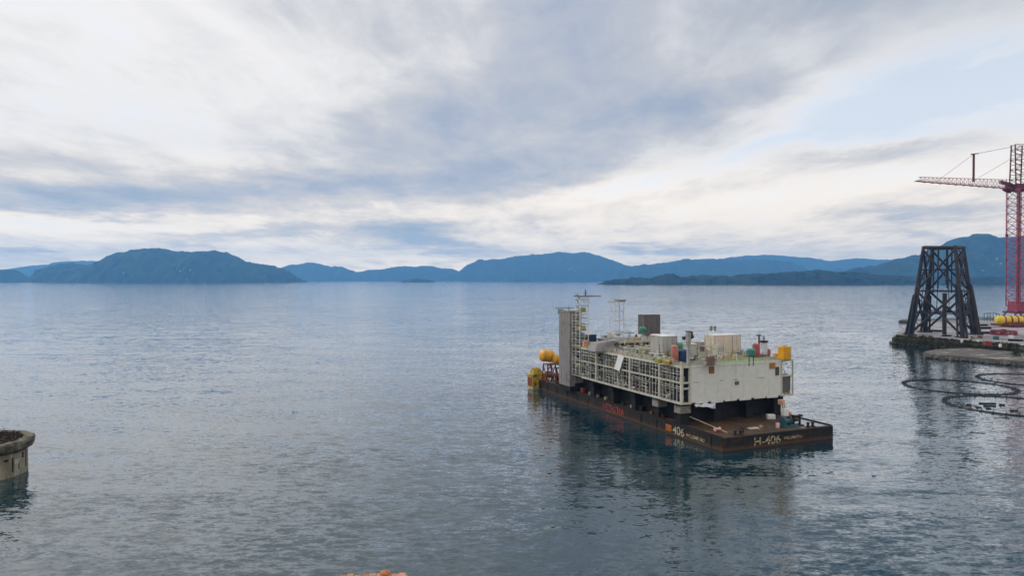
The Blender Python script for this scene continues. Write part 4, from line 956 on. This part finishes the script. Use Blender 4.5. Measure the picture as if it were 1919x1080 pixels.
# ------------------------------------------------------------------ steel jacket
M_JACK = paint('dark weathered jacket steel', (.016, .017, .026), .7, var=.3, scale=.2, second=(.045, .026, .020), amount=.35, sscale=.15)
M_JACKR = paint('brown rusted jacket steel', (.030, .022, .024), .75, var=.3, scale=.2, second=(.045, .03, .03), amount=.4, sscale=.2)
F0 = Vector((264, 453, QZ)); e1 = Vector((.707, -.707, 0)); e2 = Vector((.707, .707, 0))
B = [F0, F0 + e1 * 30, F0 + e1 * 30 + e2 * 36, F0 + e2 * 36]
cen = sum(B, Vector()) / 4; ZJ = 63.4
T = [cen + (b_ - cen) * .60 + Vector((0, 0, ZJ - QZ)) for b_ in B]
jk = thing('steel_jacket', 'tall dark rusty lattice jacket standing on the quay', 'jacket', tuple(cen), 0)
def J(p): return Vector(p) - cen
def leg_at(i, k): return B[i] + (T[i] - B[i]) * k
for i in range(4):
    for k0, k1 in ((0, .53), (.53, 1.0)): MB().tube(J(leg_at(i, k0)), J(leg_at(i, k1)), 1.4 if k0 == 0 else 1.25, 10, 1.25 if k0 == 0 else 1.1).build('leg', M_JACKR if i in (1, 2) else M_JACK, jk, True)
    out = (B[i] - cen); out.z = 0; out.normalize(); sd2 = Vector((-out.y, out.x, 0))
    for j, (a, b_) in enumerate(((2.0, 1.5), (2.0, -1.5), (-.2, 2.9), (-.2, -2.9))):
        hgt = (.50, .46, .58, .44)[j] if i in (0, 3) else (.52, .55, .50, .58)[j]
        p0_ = B[i] + out * a + sd2 * b_; p1_ = leg_at(i, hgt) + (out * a + sd2 * b_) * .55
        MB().tube(J(p0_), J(p1_), .62 if i != 2 else .95, 8).build('pile_sleeve', M_JACKR if i == 2 else M_JACK, jk, True)
        for kk in (.06, .2, .34, hgt - .03):
            MB().tube(J(leg_at(i, kk)), J(p0_ + (p1_ - p0_) * (kk / hgt)), .3, 6).build('sleeve_brace', M_JACK, jk)
        for kk in (.1, .25):
            MB().tube(J(leg_at(i, kk + .12)), J(p0_ + (p1_ - p0_) * (kk / hgt)), .26, 6).build('sleeve_brace', M_JACK, jk)
    MB().box(*(sum(((J(B[i])[a] - 3.2, J(B[i])[a] + 3.2) for a in (0, 1)), ())), 0, .8).build('foot_mat', M_JACKR, jk)
for i in range(4):
    j = (i + 1) % 4
    for k0, k1, r_ in ((.02, .5, .75), (.5, .965, .7)):
        MB().tube(J(leg_at(i, k0)), J(leg_at(j, k1)), r_, 8).build('diagonal_brace', M_JACK, jk, True)
        MB().tube(J(leg_at(j, k0)), J(leg_at(i, k1)), r_ * .97, 8).build('diagonal_brace', M_JACK, jk, True)
    for k in (.5, .985): MB().tube(J(leg_at(i, k)), J(leg_at(j, k)), .5 if k < .9 else .75, 8).build('horizontal_brace', M_JACK, jk, True)
    for k in (.25, .74): MB().tube(J(leg_at(i, k)), J(leg_at(j, k)), .34, 6).build('secondary_brace', M_JACK, jk)
    for k0, k1 in ((.25, .5), (.5, .74), (.74, .985)):
        mA = (leg_at(i, k0) + leg_at(j, k0)) / 2; MB().tube(J(mA), J(leg_at(i, k1) * .5 + leg_at(j, k1) * .5), .24, 6).build('secondary_brace', M_JACK, jk)
    for k in (.12, .38, .62, .86): MB().tube(J(leg_at(i, k) * .86 + leg_at(j, k) * .14), J(leg_at(i, k + .1)), .22, 6).build('secondary_brace', M_JACK, jk)
    # secondary bracing
    m0 = (leg_at(i, .26) + leg_at(j, .26)) / 2; 
    for a, b_ in ((leg_at(i, .27), m0), (leg_at(j, .27), m0), (leg_at(i, .74), (leg_at(i, .74) * .72 + leg_at(j, .74) * .28))): MB().tube(J(a), J(b_), .34, 6).build('secondary_brace', M_JACK, jk)
for k, (a, b_) in enumerate(((.30, .30), (.42, .30), (.62, .35), (.70, .55), (.55, .7))):
    pt = B[0] + e1 * 30 * a + e2 * 36 * b_; pt = cen + (pt - cen) * .75
    MB().tube(J(pt) + Vector((0, 0, 28 + 3 * (k % 3))), J(pt) + Vector((0, 0, ZJ - QZ - 1)), .42, 8).build('conductor', M_JACK if k != 2 else M_JACKR, jk, True)
MB().tube(J(cen + e2 * 4) + Vector((0, 0, 0)), J(cen + e2 * 4) + Vector((0, 0, 28)), 1.3, 10).build('centre_pile', M_JACKR, jk, True)
for k in range(7):
    z = 33 + k * 3.8; kk = z / (ZJ - QZ)
    MB().tube(J(leg_at(1, kk)), J(leg_at(2, kk)), .35, 6).build('ladder_brace', M_JACK, jk)
MB().tube(J(T[0]), J(T[2]), .6, 8).build('top_diagonal', M_JACK, jk)

# ------------------------------------------------------------------ red crane
M_CRANE = paint('crane red', (.30, .052, .09), .55, var=.2, scale=.2, second=(.11, .02, .05), amount=.35, sscale=.2)
M_CRDK = paint('crane dark red', (.10, .018, .04), .6, var=.2)
CD = 540.0; cxp = 1909
cb = gd(cxp, 612, CD); cb.z = QZ
cr_ = thing('tower_crane', 'tall red lattice tower crane with long jib at the right edge', 'crane', tuple(cb), R(0))
hw = 5.6
def zpx(py, d=CD): return H - (py - HZ) / F * d - QZ
zb, zt, ztop = zpx(575), zpx(357), zpx(272)
for sx in (-1, 1):
    for sy in (-1, 1):
        MB().bar((sx * hw, sy * hw, zb), (sx * hw, sy * hw, zt), .62).build('mast_chord', M_CRANE, cr_)
        MB().bar((sx * 11.5, sy * 9.5, 0), (sx * 4.2, sy * 4.2, zb - 2.2), 1.1).build('portal_leg', M_CRANE, cr_)
    MB().box(sx * 11.5 - 1.2, sx * 11.5 + 1.2, -13, 13, 0, 1.6).build('bogie', M_CRDK, cr_)
nb = 15; hgt = (zt - zb) / nb
for k in range(nb):
    z0 = zb + hgt * k
    for s in (-1, 1):
        MB().bar((-hw, s * hw, z0), (hw, s * hw, z0 + hgt), .26).build('mast_lacing', M_CRANE, cr_); MB().bar((hw, s * hw, z0), (-hw, s * hw, z0 + hgt), .25).build('mast_lacing', M_CRANE, cr_)
        MB().bar((s * hw, -hw, z0), (s * hw, hw, z0 + hgt), .26).build('mast_lacing', M_CRANE, cr_); MB().bar((s * hw, hw, z0), (s * hw, -hw, z0 + hgt), .25).build('mast_lacing', M_CRANE, cr_)
        MB().bar((-hw, s * hw, z0), (hw, s * hw, z0), .3).build('mast_ring', M_CRANE, cr_); MB().bar((s * hw, -hw, z0), (s * hw, hw, z0), .3).build('mast_ring', M_CRANE, cr_)
MB().bar((0, 0, zb), (0, 0, zt), .9).build('lift_shaft', M_CRDK, cr_)
MB().box(-5.0, 5.0, -5, 5, zb - 3.8, zb + 4.2).build('base_housing', M_CRANE, cr_, bevel=.3)
MB().box(-7.4, 7.4, -7, 7, zb - 5.2, zb - 3.81).build('base_plate', M_CRDK, cr_)
MB().box(-7, 7, -7, 7, zt - .5, zt + 4.5).build('slew_house', M_CRDK, cr_, bevel=.3)
for sx in (-5.2, 3.6):
    for sy in (-3.4, 3.4): MB().bar((sx, sy, zt + 4.5), (sx * .98, sy * .6, ztop), .7).build('head_chord', M_CRDK, cr_)
for k in range(8):
    z0 = zt + 4.5 + (ztop - zt - 4.5) * k / 8; z1 = zt + 4.5 + (ztop - zt - 4.5) * (k + 1) / 8
    for sy in (-3, 3): MB().bar((-5.2, sy, z0) if k % 2 else (3.6, sy, z0), (3.6, sy, z1) if k % 2 else (-5.2, sy, z1), .32).build('head_lacing', M_CRDK, cr_); MB().bar((-5.2, sy, z1), (3.6, sy, z1), .36).build('head_lacing', M_CRDK, cr_)
# jib: its tip comes a little towards the camera
tip = gd(1721, 345, 512); jt = Vector((tip.x - cb.x, tip.y - cb.y, zt + 3.0)); jr = Vector((-6, 0, zt + 1.2)); jd = (jt - jr); side = Vector((-jd.y, jd.x, 0)).normalized()
nj = 24
for s in (-1, 1): MB().bar(jr + side * 1.6 * s, jt + side * 1.2 * s, .36).build('jib_chord', M_CRANE, cr_)
MB().bar(jr + Vector((0, 0, 7.0)), jt + Vector((0, 0, 3.2)), .36).build('jib_top_chord', M_CRANE, cr_)
for k in range(nj):
    a = jr + jd * (k / nj); b_ = jr + jd * ((k + .5) / nj); c_ = jr + jd * ((k + 1) / nj); hk = 7.0 - 3.8 * (k + .5) / nj
    for s in (-1, 1):
        MB().bar(a + side * 1.5 * s, b_ + Vector((0, 0, hk)), .2).build('jib_lacing', M_CRANE if k % 3 else M_WHITE, cr_); MB().bar(b_ + Vector((0, 0, hk)), c_ + side * 1.5 * s, .2).build('jib_lacing', M_CRANE, cr_)
    MB().bar(a - side * 1.5, a + side * 1.5, .26).build('jib_cross', M_CRANE, cr_)
    if k % 2 == 0: MB().bar(a - side * 1.5 + Vector((0, 0, -.2)), b_ - side * 1.5 + Vector((0, 0, -.2)), .6, .5).build('walkway', M_CRDK, cr_)
MB().bar(jr + jd * .0 + Vector((0, 0, 3)), jr + jd * .13 + Vector((0, 0, 4.6)), 2.0, 2.4).build('hoist_machinery', M_CRDK, cr_)
kpost = (1820 - 1893) / (1721 - 1893.0); pb_ = jr + jd * kpost
MB().bar(pb_ + Vector((0, 0, 3.0)), pb_ + Vector((0, 0, 24.5)), 1.3, .9).build('pendant_post', M_CRDK, cr_); MB().bar(pb_ + Vector((-2, .3, 24.4)), pb_ + Vector((3.4, -.3, 24.8)), .7).build('post_head', M_CRDK, cr_)
MB().bar(jt + Vector((-2.5, 0, .2)), jt + Vector((1, 0, .2)), 2.6, .5).build('tip_platform', M_CRDK, cr_)
for k in range(12):
    a = jr + jd * ((k + .3) / 12); MB().bar(a - side * 1.9 + Vector((0, 0, .2)), a - side * 1.9 + Vector((0, 0, 1.6)), .2).build('walkway_post', M_CRDK, cr_)
MB().bar(jr - side * 1.9 + Vector((0, 0, 1.6)), jt - side * 1.9 + Vector((0, 0, 1.6)), .16).build('walkway_rail', M_CRDK, cr_)
def cable(p_, q__, r_=.16): return MB().tube(p_, q__, r_, 5).build('cable', M_CRDK, cr_)
cable(pb_ + Vector((0, 0, 24.4)), Vector((-5.2, 0, ztop - 1.5))); cable(pb_ + Vector((0, 0, 24.4)), jt + Vector((0, 0, 2)) - jd * .2, .12); cable(jr + jd * .42 + Vector((0, 0, 4)), Vector((-5.2, 0, ztop - 10)), .12)
MB().bar(jr + jd * .02 + Vector((0, 0, -2.6)), jr + jd * .09 + Vector((0, 0, -.8)), 2.2, 1.8).build('trolley', M_CRDK, cr_)
for s in (-1, 1): cable(jr + jd * .05 + side * s + Vector((0, 0, -2)), jr + jd * .05 + side * s + Vector((0, 0, -36)), .09)
MB().box(-.8, .8, -.5, .5, -2, 0).build('hook_block', M_CRDK, cr_).location = jr + jd * .05 + Vector((0, 0, -36))
MB().bar((7, 0, zt + 2), (38, 4, zt + 2), 3.0, 2.0).build('counter_jib', M_CRDK, cr_); MB().box(30, 38, 2, 6, zt - 3, zt + .9).build('counterweight', M_CRDK, cr_)
MB().box(-8.6, -5.8, -9.5, -7.05, zt - 3, zt + .8).build('cab', M_CRANE, cr_)

# yellow float, red carousel, red skip on the quay
fl = thing('yellow_float', 'long bright yellow cylinder lying on red cradles below the crane', 'float', gp(1869, 613, QZ + .02), R(-6))
fsh = MB().lathe([(1.6, -.9), (2.6, -.5), (3.3, .6), (3.3, 24), (2.6, 25)], 20, (0, 0, 5.3), 'x').build('shell', paint('lemon yellow', (.66, .48, .02), .45, var=.15, second=(.45, .25, .02), amount=.25, sscale=.2), fl, True)
for k in range(5):
    x = 5 + k * 4.6
    MB().box(x - .8, x + .8, -3.6, 3.6, 0, 3.0).build('cradle', M_RUSTRED, fl)
    MB().lathe([(3.31, x - .5), (3.55, x - .5), (3.55, x + .5), (3.31, x + .5)], 20, (0, 0, 5.3), 'x').build('band', M_RUSTRED if k % 2 else M_CRANE, fsh, True)
MB().box(6, 24, -4.2, -3.7, 1.0, 3.9).build('side_frame', M_RUSTRED, fl)
ca = thing('red_turntable', 'low dark red round turntable frame in front of the yellow float', 'turntable', gp(1882, 628, QZ + .02), 0)
MB().lathe([(6.8, 2.2), (7.6, 2.2), (7.6, 3.0), (6.8, 3.0), (6.8, 2.2)], 32, closed=False).build('top_ring', M_CRANE, ca)
MB().lathe([(6.8, 0), (7.8, 0), (7.8, .7), (6.8, .7), (6.8, 0)], 32, closed=False).build('bottom_ring', M_CRANE, ca)
for k in range(18):
    a = k * math.pi / 9; MB().bar((7.2 * math.cos(a), 7.2 * math.sin(a), .7), (7.2 * math.cos(a), 7.2 * math.sin(a), 2.2), .55).build('upright', M_RUSTRED if k % 2 else M_CRANE, ca)
for k in range(4):
    a = k * math.pi / 4; MB().bar((6.9 * math.cos(a), 6.9 * math.sin(a), 2.7), (-6.9 * math.cos(a), -6.9 * math.sin(a), 2.7), .5).build('spoke', M_CRANE, ca)
MB().lathe([(1.6, 0), (1.6, 3.6), (.8, 3.9)], 14).build('hub', M_RUSTRED, ca, True)
sk = thing('red_skip', 'small brick red skip at the overgrown quay edge', 'skip', gp(1852, 648, QZ + .02), R(-10))
MB().add([(-1.5, -1, 0), (1.5, -1, 0), (1.5, 1, 0), (-1.5, 1, 0), (-2, -1.2, 2.6), (2, -1.2, 2.6), (2, 1.2, 2.6), (-2, 1.2, 2.6)], [(0, 3, 2, 1), (0, 1, 5, 4), (1, 2, 6, 5), (2, 3, 7, 6), (3, 0, 4, 7), (4, 5, 6, 7)]).build('body', paint('brick red', (.28, .055, .045), .6), sk)
MB().box(-2.1, 2.1, -1.35, -1.1, 2.35, 2.62).build('rim', paint('pinkish rim', (.5, .2, .17)), sk)
for px, py, lab in ((1804, 643, 'small white marker block at the quay edge near the jacket'), (1835, 645, 'white marker block just left of the red skip'), (1876, 651, 'white marker block right of the red skip')):
    o = tag(MB().box(-.5, .5, -.5, .5, 0, 1.4).add([(-.6, -.6, 1.4), (.6, -.6, 1.4), (.6, .6, 1.4), (-.6, .6, 1.4), (0, 0, 1.9)], [(0, 1, 4), (1, 2, 4), (2, 3, 4), (3, 0, 4)]).build('marker_block', M_WHITE), lab, 'marker'); o.location = gp(px, py, QZ)
bs = thing('corner_shrub', 'dark green shrub on the jetty at the right edge', 'shrub', gp(1906, 668, 2.3), 0)
MB().tube((0, 0, 0), (0, 0, 1.5), .12).build('trunk', M_SCRUB, bs)
vs = MB()
for k in range(420):
    c = Vector((random.gauss(0, 1.5), random.gauss(0, 1.2), 1.6 + random.gauss(0, .9))); c.z = max(.3, c.z)
    a = Vector((random.uniform(-1, 1), random.uniform(-1, 1), random.uniform(-1, 1))) * .4; b_ = Vector((random.uniform(-1, 1), random.uniform(-1, 1), random.uniform(-1, 1))) * .4
    vs.add([c, c + a, c + a + b_, c + b_], [(0, 1, 2, 3)])
vs.build('crown', M_BUSH, bs)

# ------------------------------------------------------------------ fish farm rings
M_RING = paint('black pipe ring', (.022, .026, .030), .5, var=.3)
def ring(label, x, y, r_):
    t_ = thing('fish_pen', label, 'fish pen', (x, y, 0), random.random(), 'floating fish pens')
    MB().torus((0, 0, 0), r_, .19, 96, 8, .10).build('outer_tube', M_RING, t_, True); MB().torus((0, 0, 0), r_ - .9, .19, 96, 8, .10).build('inner_tube', M_RING, t_, True)
    MB().torus((0, 0, 0), r_ - .7, .045, 96, 5, 1.0).build('handrail', M_RING, t_, True)
    n_ = 36
    me = None
    for k in range(n_):
        a = 2 * math.pi * k / n_
        if me is None:
            o = MB(); o.box(r_ - 1.25, r_ + .3, -.18, .18, -.1, .42); o.bar((r_ - .6, 0, .4), (r_ - .72, 0, 1.02), .12); o = o.build('bracket', M_RING, t_); me = o.data
        else:
            o = bpy.data.objects.new('bracket', me); COL.objects.link(o); o.parent = t_
        o.rotation_euler[2] = a
    return t_
ring('round black floating fish pen farthest left of the three', 173, 264, 19)
ring('round black floating fish pen nearest the camera, with loose planks', 164.5, 224, 19.5)
ring('round black floating fish pen half out of frame behind the others', 214, 281, 19)
plank_lab = ['longest dark plank floating inside the nearest fish pen', 'second longest plank just in front of the longest floating plank', 'short plank floating right of the two longest planks', 'short plank nearest the camera side of the longest planks', 'plank floating farthest right inside the nearest fish pen', 'short plank floating just left of the longest planks', 'short plank floating farthest left inside the nearest fish pen']
for k, (px, py, L_) in enumerate(((1853, 757.5, 5.4), (1857, 762, 3.8), (1880, 760, 1.6), (1855, 767, 1.4), (1903, 771, 2.2), (1836, 765, 1.6), (1818, 760, 1.4))):
    o = tag(MB().box(-L_ / 2, L_ / 2, -.3, .3, -.1, .3).box(-L_ / 2 + .2, -L_ / 2 + .5, -.42, .42, .3, .42).build('float_plank', M_RING), plank_lab[k], 'plank', 'planks floating in the nearest pen'); o.location = gp(px, py, .05); o.rotation_euler[2] = random.uniform(-.06, .06)

# ------------------------------------------------------------------ concrete caisson on the left
M_CAIS = paint('stained caisson concrete', (.30, .275, .20), .85, var=.2, scale=.5, second=(.17, .15, .095), amount=.42, sscale=.28, streak=True, bump=.3)
M_CAISRIM = paint('dark rough concrete', (.135, .12, .085), .9, var=.35, scale=.9, second=(.065, .06, .04), amount=.45, sscale=.5, bump=.5)  # darker than the wall concrete
cs = thing('concrete_caisson', 'round concrete caisson with flared dark rim at the left edge', 'caisson', (-113.9, 144.7, 0), 0)
m_ = MB(); m_.lathe([(9.05, -2), (9.05, 0), (9.0, 5.0)], 72, closed=False); m_.build('wall', M_CAIS, cs, True)
m_ = MB(); m_.lathe([(8.6, 4.9), (9.02, 5.0), (9.7, 5.4), (10.15, 5.8), (10.3, 6.9), (9.95, 7.35), (9.0, 7.5), (8.4, 7.3), (8.3, 6.2)], 90, closed=False)
m_.v = [tuple(Vector(v) + Vector((v[0], v[1], 0)).normalized() * .34 * mnoise.fractal(Vector(v) * .9, 1.0, 2.0, 4) + Vector((0, 0, .28 * mnoise.noise(Vector(v) * .7 + Vector((4, 4, 4)))))) for v in m_.v]
m_.build('rim', M_CAISRIM, cs, True)
MB().lathe([(8.5, 6.0), (8.5, 6.6)], 48).build('fill', M_CAISRIM, cs)
def wall_patch(px, w_, z0, z1, mat, name):
    ang = math.atan((px - 960) / F); D_ = Vector((-113.9, 144.7)); rr = 9.06
    d_ = Vector((math.sin(ang), math.cos(ang))); bq = D_.dot(d_); disc = bq * bq - (D_.dot(D_) - rr * rr)
    if disc < 0: return
    h_ = d_ * (bq - math.sqrt(disc)) - D_; a0 = math.atan2(h_.y, h_.x)
    vs_ = []; n_ = 4
    for k in range(n_ + 1):
        a = a0 + (k / n_ - .5) * w_ / rr
        for r2 in (8.98, rr + .06): vs_ += [(r2 * math.cos(a), r2 * math.sin(a), z0), (r2 * math.cos(a), r2 * math.sin(a), z1)]
    fs_ = []
    for k in range(n_): o = 4 * k; fs_ += [(o + 2, o + 6, o + 7, o + 3), (o + 3, o + 7, o + 5, o + 1), (o, o + 4, o + 6, o + 2)]
    fs_ += [(0, 2, 3, 1), (4 * n_, 4 * n_ + 1, 4 * n_ + 3, 4 * n_ + 2)]
    MB().add(vs_, fs_).build(name, mat, cs)
M_SLOT = paint('black slot', (.02, .02, .018), .9)
wall_patch(21, .28, 1.0, 4.0, M_SLOT, 'slot'); wall_patch(40.5, .35, 3.4, 4.6, M_SLOT, 'slot'); wall_patch(9, .8, 3.5, 4.0, M_SLOT, 'recess'); wall_patch(33, .22, 1.2, 3.0, M_CAISRIM, 'slot'); wall_patch(46, .4, 1.2, 4.8, M_CAISRIM, 'slot')
wall_patch(30, 1.5, 2.5, 3.5, paint('pale patch', (.42, .39, .32), .9), 'repair_patch')
M_HEATH = paint('dark heather', (.035, .022, .020), .95, var=.4, scale=.8, spec=.1); M_HEATH2 = paint('brown heather', (.06, .04, .026), .95, var=.4, scale=.8, spec=.1)
for mt in (M_HEATH, M_HEATH2):
    v_ = MB()
    for k in range(2600):
        a = random.uniform(0, 6.283); rr = 8.2 * math.sqrt(random.random()); x, y = rr * math.cos(a), rr * math.sin(a)
        z = 6.5 + 2.6 * random.random() * (.55 + .6 * mnoise.noise(Vector((x * .7, y * .7, 3)))) * min(1, (8.6 - rr) * .9 + .25)
        c = Vector((x, y, z)); d1 = Vector((random.uniform(-1, 1), random.uniform(-1, 1), random.uniform(-.3, 1))) * .22; d2 = Vector((random.uniform(-1, 1), random.uniform(-1, 1), random.uniform(0, 1))) * .26
        v_.add([c, c + d1, c + d1 * .7 + d2, c + d2], [(0, 1, 2, 3)])
    o = v_.build('heather', mt, cs); o['kind'] = 'stuff'

# ------------------------------------------------------------------ rusty dolphin at the bottom edge
M_ORUST = paint('orange rusted steel', (.42, .15, .06), .8, var=.3, scale=1.2, second=(.20, .07, .03), amount=.35, sscale=.8)
M_TAN = paint('tan timber', (.42, .24, .11), .8, var=.3, scale=1.0)
dp = thing('mooring_dolphin', 'rusty orange mooring dolphin top peeking over the bottom edge', 'dolphin', (-15.7, 76.5, 0), R(4))
for sx in (-2.6, 2.6):
    for sy in (-2.2, 2.2): MB().tube((sx, sy, -3), (sx * .8, sy * .8, 5.6), .5, 12).build('pile', M_ORUST, dp, True)
MB().box(-4.3, 3.6, -3.2, 3.3, 5.61, 6.5).build('platform', M_ORUST, dp, bevel=.15)
for k in range(9): MB().box(-4.2 + k * .86, -3.44 + k * .86, -3.1, 3.2 + .12 * math.sin(k * 2.3), 6.51, 7.03 + .07 * math.sin(k * 1.7)).build('plank', M_TAN if k % 3 else M_ORUST, dp)
MB().lathe([(.55, 0), (.55, .5), (.35, .55), (.35, .85), (.6, .9), (.6, 1.12), (.3, 1.2)], 14, (1.15, 2.2, 6.5)).build('bollard', M_ORUST, dp, True)
MB().lathe([(.6, -.02), (.8, .3), (.6, .5), (.3, .58)], 12, (3.0, 2.4, 6.52)).build('rope_coil', paint('faded pink rope', (.55, .20, .20), .8), dp, True)
